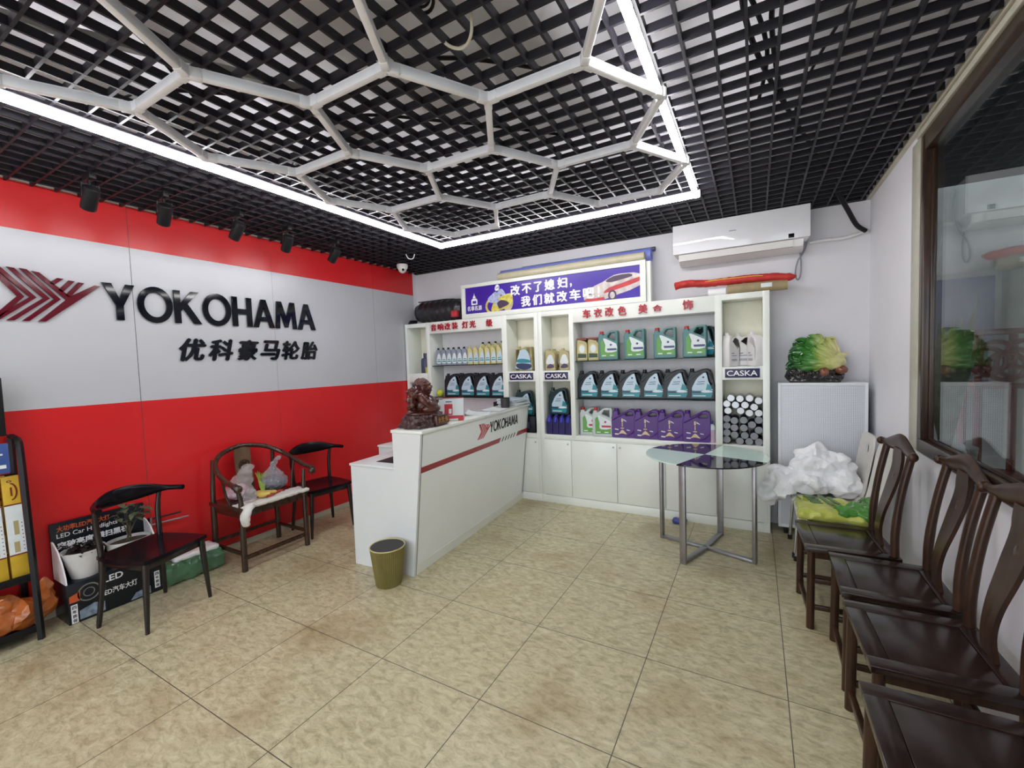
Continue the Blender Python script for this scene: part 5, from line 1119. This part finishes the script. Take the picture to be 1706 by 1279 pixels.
def jade():
    m = mat('green_to_yellow_jade', (.1, .2, .05), .12, coat=.6, sub=.1); nt = m.node_tree
    tc = [n for n in nt.nodes if n.type == 'TEX_COORD'][0]; nzn = [n for n in nt.nodes if n.type == 'TEX_NOISE'][0]; rp = [n for n in nt.nodes if n.type == 'VALTORGB'][0]
    sx = nt.nodes.new('ShaderNodeSeparateXYZ'); nt.links.new(tc.outputs['Object'], sx.inputs[0]); ad = nt.nodes.new('ShaderNodeMath'); ad.operation = 'MULTIPLY_ADD'
    nt.links.new(nzn.outputs['Fac'], ad.inputs[0]); ad.inputs[1].default_value = .10; nt.links.new(sx.outputs[0], ad.inputs[2])
    mr = nt.nodes.new('ShaderNodeMapRange'); nt.links.new(ad.outputs[0], mr.inputs['Value']); mr.inputs['From Min'].default_value = -.16; mr.inputs['From Max'].default_value = .26
    nt.links.new(mr.outputs[0], rp.inputs['Fac']); e = rp.color_ramp.elements
    e[0].position, e[0].color = .15, (.012, .10, .016, 1); e[1].position, e[1].color = .85, (.62, .58, .26, 1); x = e.new(.45); x.color = (.06, .25, .03, 1); x = e.new(.62); x.color = (.40, .47, .12, 1); return m
M['jadepale'] = mat('pale_yellow_jade', (.55, .52, .22), .12, var=.25, scale=10, coat=.6, sub=.15); M['jadebrown'] = mat('amber_jade', (.20, .065, .03), .12, var=.4, coat=.6); M['ebony'] = mat('dark_root_wood', (.012, .008, .009), .15, var=.4, coat=.6)
M['jadegreen'] = jade()
t = thing('jade_cabbage', 'green and yellow jade cabbage ornament on a dark carved stand on the radiator cover', 'ornament', (.42, 4.315, 1.2685))
m = MB(); m.ell((0, 0, .045), (.19, .085, .045)); m.box(-.17, .17, -.07, .07, 0, .03, .01)
for k in range(22):
    a = 2*PI*k/22; m.ell((.175*math.cos(a), .075*math.sin(a), .055+.018*math.sin(3*a)), .026)
for k in range(9): m.ell((-.16+.02*k*.7, -.07+.004*k, .085+.012*math.sin(k*2)), .022)
m = remeshed(m, .006, 1, ridged(.005, 40, 2))
for v in m.bm.verts: v.co.z = max(v.co.z, 0)
m.build('stand', M['ebony'], t)
m = MB(); m.ell((.09, -.03, .175), (.125, .065, .06), 0, RY(.16)); m.ell((.04, -.045, .205), (.10, .045, .045), 0, RY(.1)); m.ell((.06, -.06, .15), (.12, .035, .045), 0, RY(.1)); m.ell((.17, .0, .15), (.05, .045, .04)); m.tube(smooth_path([(.15, -.03, .22), (.2, -.025, .215), (.225, -.03, .225)], 4), [.02]*5+[.012, .01, .008, .004], 8)
remeshed(m, .005, 2, nz(.004, 22, 2)).build('stalk', M['jadegreen'], t)
def cabbage_leaf(mb, base, tip, wd, bulge, seed, roll=0.0):
    b_, t_ = Vector(base), Vector(tip); d = t_-b_; L = d.length; d.normalize(); s_ = d.cross(Vector((0, -1, .25))).normalized(); u_ = s_.cross(d); q = bmesh.new(); R_ = []
    n, k_ = 22, 28
    for i in range(n+1):
        a = i/n; w_ = wd*(.30+.70*math.sin(min(a*1.35, 1.5)))*(1 if a < .82 else math.sqrt(max(0, 1-((a-.82)/.185)**2)))
        row_ = []
        for j in range(k_+1):
            e = 2*j/k_-1; edge = max(abs(e), a)**3
            ruf = .014*edge*math.sin(e*8+a*9+seed)+.006*edge*math.sin(e*17+a*6+seed*2)
            row_.append(q.verts.new(b_+d*(a*L+.012*edge*math.sin(e*9+seed))+s_*(w_*e)+u_*(bulge*(1-e*e)*math.sin(PI*min(a*.9+.05, 1))-roll*a*a+ruf+.004*math.cos(e*14)*a)))
        R_.append(row_)
    off = u_*-.009; Q_ = [[q.verts.new(v.co+off) for v in r] for r in R_]
    for i in range(n):
        for j in range(k_):
            q.faces.new((R_[i][j], R_[i][j+1], R_[i+1][j+1], R_[i+1][j])); q.faces.new((Q_[i][j], Q_[i+1][j], Q_[i+1][j+1], Q_[i][j+1]))
        for j in (0, k_): q.faces.new((R_[i][j], R_[i+1][j], Q_[i+1][j], Q_[i][j]))
    for i in (0, n):
        for j in range(k_): q.faces.new((R_[i][j], R_[i][j+1], Q_[i][j+1], Q_[i][j]))
    bmesh.ops.recalc_face_normals(q, faces=q.faces); mb._merge(q)
m = MB()
for bs, tp, wd_, bl, sd, rl in (((.15, .02, .16), (-.13, .03, .33), .085, .03, 1, -.02), ((.15, -.01, .17), (-.04, .0, .37), .085, .03, 2.4, -.01), ((.16, -.03, .17), (.07, -.03, .35), .07, .02, 3.9, 0), ((.15, -.04, .15), (-.17, -.03, .24), .085, .035, 5.1, 0),
                                ((.14, -.05, .13), (-.19, -.05, .13), .07, .03, 6.6, .01), ((.14, -.065, .14), (-.10, -.075, .22), .075, .035, 8.0, .01), ((.15, -.06, .16), (.0, -.075, .29), .07, .03, 9.2, .01)):
    cabbage_leaf(m, bs, tp, wd_, bl, sd, rl)
lv = m.build('leaves', M['jadegreen'], t)
m = MB(); m.ell((.06, -.075, .085), .038); m.ell((.175, -.05, .10), (.045, .035, .035)); remeshed(m, .005, 1, nz(.003, 30)).build('amber_knob', M['jadebrown'], t)

# ------------------------------------------------------------------ rosewood side chairs along the right wall
def side_chair(label, loc, rz):
    t = thing('side_chair', label, 'chair', loc, rz, 'rosewood side chairs along the right wall'); Wd = M['rose']; ws, zs = .224, .462
    m = MB(); fw = .062
    for a, b in (((-.20, -ws), (.205, -ws+fw)), ((-.20, ws-fw), (.205, ws)), ((.205-fw, -ws+fw), (.205, ws-fw)), ((-.20, -ws+fw), (-.20+fw, ws-fw))): m.box(a[0], b[0], a[1], b[1], zs-.026, zs, .003)
    m.build('seat_frame', M['roseseat'], t)
    m = MB(); m.box(-.20+fw+.002, .205-fw-.002, -ws+fw+.002, ws-fw-.002, zs-.02, zs-.0025, .002); m.build('seat_panel', M['roseseat'], t)
    m = MB(); m.box(.165, .177, -ws+.03, ws-.03, zs-.065, zs-.026); m.box(-.18, .17, -ws+.024, -ws+.036, zs-.065, zs-.026); m.box(-.18, .17, ws-.036, ws-.024, zs-.065, zs-.026); m.box(-.185, -.173, -ws+.03, ws-.03, zs-.065, zs-.026); m.build('apron', Wd, t)
    for y in (-.19, .19):
        m = MB(); m.tube([(.182, y*1.03, 0), (.176, y, zs-.027)], [.0195, .0185], 14); m.build('leg', Wd, t)
        m = MB(); P_ = smooth_path([(-.185, y*1.03, 0), (-.178, y*1.0, .46), (-.182, y*.98, .62), (-.205, y*.97, .80), (-.24, y*.97, .975)], 5); m.tube(P_, [.0195]*6+[.0185]*6+[.0175]*9, 14); m.build('leg', Wd, t)
        for z in (.12, .27): m = MB(); m.bar((-.18, y*1.01, z), (.178, y*1.01, z), .018, .026, bev=.003); m.build('stretcher', Wd, t)
    for x, z in ((.18, .075), (-.182, .16)): m = MB(); m.bar((x, -.2, z), (x, .2, z), .022, .03, bev=.003); m.build('stretcher', Wd, t)
    P_ = smooth_path([(-.165, 0, zs-.01), (-.158, 0, .54), (-.172, 0, .64), (-.205, 0, .76), (-.235, 0, .88), (-.243, 0, .985)], 5); m = MB()
    n = len(P_); wd = [.052+.012*math.sin(PI*i/(n-1)*2.0)*(-1)+.006*(i > n-5) for i in range(n)]
    m = strip(P_, wd, .014)
    sp = m.build('back_splat', Wd, t)
    m = MB(); m.ell((-.226, 0, .83), (.010, .030, .045), 0, RY(-.2)); m.build('oval_medallion', M['brownchair'], sp)
    Q = smooth_path([(-.228, -.248, .985), (-.236, -.232, .99), (-.242, -.19, .986), (-.248, -.10, 1.0), (-.252, 0, 1.02), (-.248, .10, 1.0), (-.242, .19, .986), (-.236, .232, .99), (-.228, .248, .985)], 5); n = len(Q)
    m = MB(); m.tube(Q, [.014+.004*math.exp(-((i-(n-1)/2)/(n*.2))**2) for i in range(n)], 12, flat=[1.1+1.3*math.exp(-((i-(n-1)/2)/(n*.25))**4) for i in range(n)], up=(0, 0, 1))
    for y in (-.246, .246): m.ell((-.228, y, .985), (.021, .014, .022))
    m.build('crest_rail', Wd, t)
    return t
s0 = side_chair('rosewood side chair farthest along the right wall, nearest the green bag', (.43, 3.005, 0), PI+.05)
dup(s0, (.535, 2.53, 0), PI-.01, 'rosewood side chair under the window, second from the radiator cover')
dup(s0, (.532, 2.025, 0), PI+.03, 'rosewood side chair under the window, third from the radiator cover')
dup(s0, (.490, 1.475, 0), PI, 'rosewood side chair nearest the camera, cut off by the photo edge')

# ------------------------------------------------------------------ white shell chairs with bags
M['shell'] = mat('white_shell', (.70, .68, .63), .3, var=.02)
def shell_chair(label, loc, rz):
    t = thing('shell_chair', label, 'chair', loc, rz, 'white shell chairs')
    C_ = smooth_path([(.215, 0, .425), (.18, 0, .448), (.05, 0, .445), (-.10, 0, .435), (-.165, 0, .455), (-.20, 0, .52), (-.225, 0, .65), (-.25, 0, .80), (-.268, 0, .915)], 8); nl = len(C_); nw = 22
    ws = [.195-.01*(i/(nl-1)) - (.0 if i < nl-8 else .006*(i-nl+8)**1.4*.5) for i in range(nl)]
    q = bmesh.new(); V = []
    for i, c in enumerate(C_):
        V.append([q.verts.new((c.x+.012*(1-(2*j/nw-1)**2)*(-1 if i > nl*.55 else 0), (2*j/nw-1)*ws[i], c.z-.008*(1-(2*j/nw-1)**2)*(i < nl*.5))) for j in range(nw+1)])
    for i in range(nl-1):
        for j in range(nw):
            ctr = (V[i][j].co+V[i+1][j+1].co)/2
            if i > nl*.55 and (ctr.y/.030)**2+((ctr.z-.81)/.046)**2 < 1: continue
            q.faces.new((V[i][j], V[i+1][j], V[i+1][j+1], V[i][j+1]))
    bmesh.ops.recalc_face_normals(q, faces=q.faces); bmesh.ops.solidify(q, geom=q.faces[:], thickness=.011); bmesh.ops.recalc_face_normals(q, faces=q.faces)
    m = MB(); m._merge(q); m.build('shell', M['shell'], t)
    for y in (-.17, .17):
        m = MB(); m.tube(smooth_path([(.205, y*1.08, .02), (.175, y, .40), (.14, y*.9, .422), (-.10, y*.9, .415), (-.15, y, .39), (-.20, y*1.08, .02)], 5), .0105, 10); m.build('side_frame', M['chrome'], t)
        for x in (.205, -.20): m = MB(); m.cyl((x, y*1.08, 0), (x, y*1.08, .035), .016); m.build('foot', M['black'], t)
    for x in (.14, -.10): m = MB(); m.cyl((x, -.155, .418), (x, .155, .418), .009); m.build('crossbar', M['chrome'], t)
    return t
sh = shell_chair('white shell chair beside the farthest rosewood chair, with a yellow bag on it', (.46, 3.50, 0), PI)
dup(sh, (.45, 3.93, 0), PI+.02, 'white shell chair by the radiator cover, under the big white plastic bag')
M['whitebag'] = mat('white_plastic_bag', (.86, .87, .90), .35, var=.04, coat=.15); M['yellowbag'] = mat('yellow_green_bag', (.47, .51, .09), .3, var=.12, scale=8); M['bagprint'] = mat('dark_green_print', (.05, .13, .02), .35); M['greenbag'] = mat('green_plastic_bag', (.06, .22, .03), .22, var=.4, scale=10, coat=.3)
t = thing('plastic_sack', 'large crumpled white plastic sack piled on the shell chair by the radiator', 'plastic bag', (.38, 3.93, .452))
q = MB(); q.ell((.0, 0, .10), (.21, .19, .10)); q.ell((.04, .02, .20), (.19, .15, .10)); q.ell((.02, .04, .28), (.14, .10, .07)); q.ell((.12, .0, .26), (.09, .1, .07)); q.ell((-.20, -.02, .06), (.12, .13, .11)); q.ell((-.27, -.06, -.03), (.065, .07, .11)); q.ell((-.27, .0, .13), (.07, .07, .06)); q.ell((.15, -.05, .10), (.1, .12, .12))
foldy = crumple(.062, 6.5, 2, .38)
q = faceted(remeshed(q, .009, 1, foldy), .10, .010, 16, 2)
for v in q.bm.verts:
    if -.185 < v.co.x < .27: v.co.z = max(v.co.z, .012)
q.build('film', M['whitebag'], t, smooth=28)
t = thing('printed_bag', 'yellow and green printed bag lying flat on the nearer shell chair', 'bag', (.455, 3.43, .455))
q = MB(); q.box(-.215, .14, -.19, .17, .0, .055, .025); q.box(-.19, .08, -.16, .16, .02, .065, .02)
q = remeshed(q, .008, 2, crumple(.014, 9, 3)); q = faceted(q, .16, .004, 26)
for v in q.bm.verts: v.co.z = max(v.co.z, .004)
q.build('film', M['yellowbag'], t, smooth=24)
q = MB(); q.ell((.13, -.05, .05), (.09, .14, .05)); q.ell((.04, -.10, .055), (.07, .09, .04)); q.ell((.17, .05, .06), (.05, .09, .055)); q = remeshed(q, .007, 1, crumple(.022, 14, 6)); q = faceted(q, .16, .003, 30)
for v in q.bm.verts: v.co.z = max(v.co.z, .005)
q.build('green_end', M['greenbag'], t, smooth=24)
Mp = frame((-.17, .13, .070), (.25, -1, 0), (1, .25, 0))
for k, (x, y, w_, h_) in enumerate(((0, 0, .05, .06), (.06, .0, .05, .06), (.12, 0, .05, .06), (.0, .085, .2, .03), (.03, .13, .14, .03), (-.01, -.055, .10, .016))):
    q = MB(); q.shape([round_poly([(x, y), (x+w_*.9, y+.004), (x+w_, y+h_), (x+w_*.5, y+h_*.8), (x, y+h_*1.05)], 3)] if k != 1 else [ellipse(x+.025, y+.03, .028, .034), ellipse(x+.025, y+.03, .012, .016)], .003, Mx=Mp); q.build('green_print', M['bagprint'], t)

# ------------------------------------------------------------------ yard things dimly seen through the window
M['redlac'] = mat('dark_red_lacquer', (.16, .03, .025), .3, var=.3)
t = thing('plant_stand', 'dark red carved stand standing outside behind the window glass', 'stand', (1.60, 4.68, 0))
m = MB()
for x in (-.14, .14):
    for y in (-.14, .14): m.bar((x, y, 0), (x, y, 1.62), .04, .04, bev=.004)
for z in (.5, 1.2, 1.6): m.box(-.17, .17, -.17, .17, z, z+.04, .006)
for k in range(5): m.tube([(.10*math.cos(a)-.0, -.15, 1.40+.10*math.sin(a)+.0) for a in [2*PI*i/24+k for i in range(24)]], .018, 8, closed=True, Mx=T(-.10+.05*k, 0, .05*math.sin(k*2)))
m.build('frame', M['redlac'], t)
t = thing('tall_plant', 'tall green leafy plant outside behind the window glass', 'plant', (1.21, 4.28, .5))
m = MB(); m.lathe([(0, -.5), (.16, -.5), (.16, -.02), (.13, 0), (.17, .3), (.15, .3), (0, .27)], 20); m.build('pot', M['dim'], t); m = MB()
for k in range(16):
    a = k*2.4; leaf(m, (.03*math.cos(a), .03*math.sin(a), .28), (.16*math.cos(a), .16*math.sin(a), 1), random.uniform(.8, 1.2), .04, .10)
m.build('leaves', M['leafgreen'], t)
t = thing('notice_board', 'grey notice board outside behind the window glass', 'board', (1.46, 4.985, 1.62), PI/2); m = MB(); m.box(-.02, .01, -.26, .26, -.1, .5, .004); m.build('frame', M['dim'], t); m = MB(); m.box(-.024, -.0205, -.22, .22, -.06, .46); m.build('sheet', M['slate'], t)

# ------------------------------------------------------------------ cables lying above the open grid
def cable(label, pts, r=.008, m=None, name='ceiling_cable'):
    q = MB(); q.tube(smooth_path(pts, 6), r, 7); o = q.build(name, m or M['black']); tag(o, label, 'cable', 'cables above the ceiling grid'); return o
z = 2.79
cable('black cable above the grid over the right-hand chairs, running to the corner', [(-.20, 1.2, z), (-.06, 1.6, z+.02), (-.02, 2.0, z), (.08, 2.5, z+.01), (.30, 3.3, z), (.52, 4.1, z-.03)], .011)
cable('black cable beside the first one above the right part of the grid', [(.06, 1.1, z+.02), (.10, 1.6, z), (.06, 2.0, z+.01), (.14, 2.7, z), (.33, 3.4, z+.01)], .010)
cable('black cable bundle crossing the grid right of the white linear light', [(-.30, 1.45, z), (-.12, 1.62, z), (-.02, 1.85, z+.03), (.05, 2.2, z), (.02, 2.6, z)], .009)
cable('thin black cable slanting over the grid toward the window', [(.5, 1.6, z), (.35, 2.0, z+.02), (.22, 2.5, z), (.18, 3.0, z)], .007)
cable('black cable crossing above the left part of the grid', [(-2.9, .9, z), (-2.4, 1.0, z+.02), (-1.9, 1.3, z), (-1.2, 1.5, z+.02), (-.7, 1.9, z)], .009)
cable('black cable above the hexagon light in the middle of the ceiling', [(-2.6, 1.8, z), (-1.9, 1.6, z+.02), (-1.4, 1.9, z), (-.9, 2.4, z)], .008)
cable('thin black cable above the front left of the grid', [(-2.1, .3, z), (-2.0, .7, z+.03), (-2.25, 1.1, z)], .008)
q = MB(); q.tube([(-.985+.06*math.cos(a), 1.17+.075*math.sin(a), 2.745+.004*math.sin(3*a)) for a in [2*PI*i/28 for i in range(28)]], .006, 8, closed=True); q.tube([(-.99+.055*math.cos(a), 1.165+.07*math.sin(a), 2.757) for a in [2*PI*i/28 for i in range(28)]], .005, 8, closed=True); o = q.build('cable_coil', M['black']); tag(o, 'coil of black cable above the grid near the top of the photo', 'cable', 'cables above the ceiling grid')
cable('pale cable loop hanging in a grid cell beside the black coil', [(-1.02, 1.31, 2.76), (-.99, 1.35, 2.70), (-.93, 1.37, 2.675), (-.87, 1.34, 2.69), (-.84, 1.29, 2.76)], .006, M['beige'])
cable('small white wire loop under the grid near the dome camera', [(-3.25, 3.55, 2.72), (-3.24, 3.58, 2.665), (-3.19, 3.60, 2.66), (-3.16, 3.60, 2.72)], .005, M['tubewhite'])
M['batten'] = wood('pale_batten', (.20, .13, .07), (.34, .25, .15), .6, 5, (8, 1, 8))
q = MB(); q.bar((-1.62, .72, 3.02), (-.82, 1.12, 3.02), .05, .035); o = q.build('wooden_batten', M['batten']); tag(o, 'pale wooden batten lying above the grid near the top centre', 'batten', 'battens above the grid')
q = MB(); q.bar((-2.75, .35, 2.96), (-2.05, 1.55, 2.98), .035, .035); o = q.build('wooden_batten', M['dim']); tag(o, 'grey batten above the grid at the upper left of the photo', 'batten', 'battens above the grid')
q = MB(); q.bar((.12, 1.05, 2.86), (.12, 1.95, 2.86), .035, .02); o = q.build('wooden_batten', M['beige']); tag(o, 'pale strip above the grid right of the linear light', 'batten', 'battens above the grid')
for i, (x, y) in enumerate(((-2.0, 1.6), (-.7, 1.6), (-2.0, 2.9), (-.7, 2.9), (-2.0, .5), (-.7, .5))):
    pass
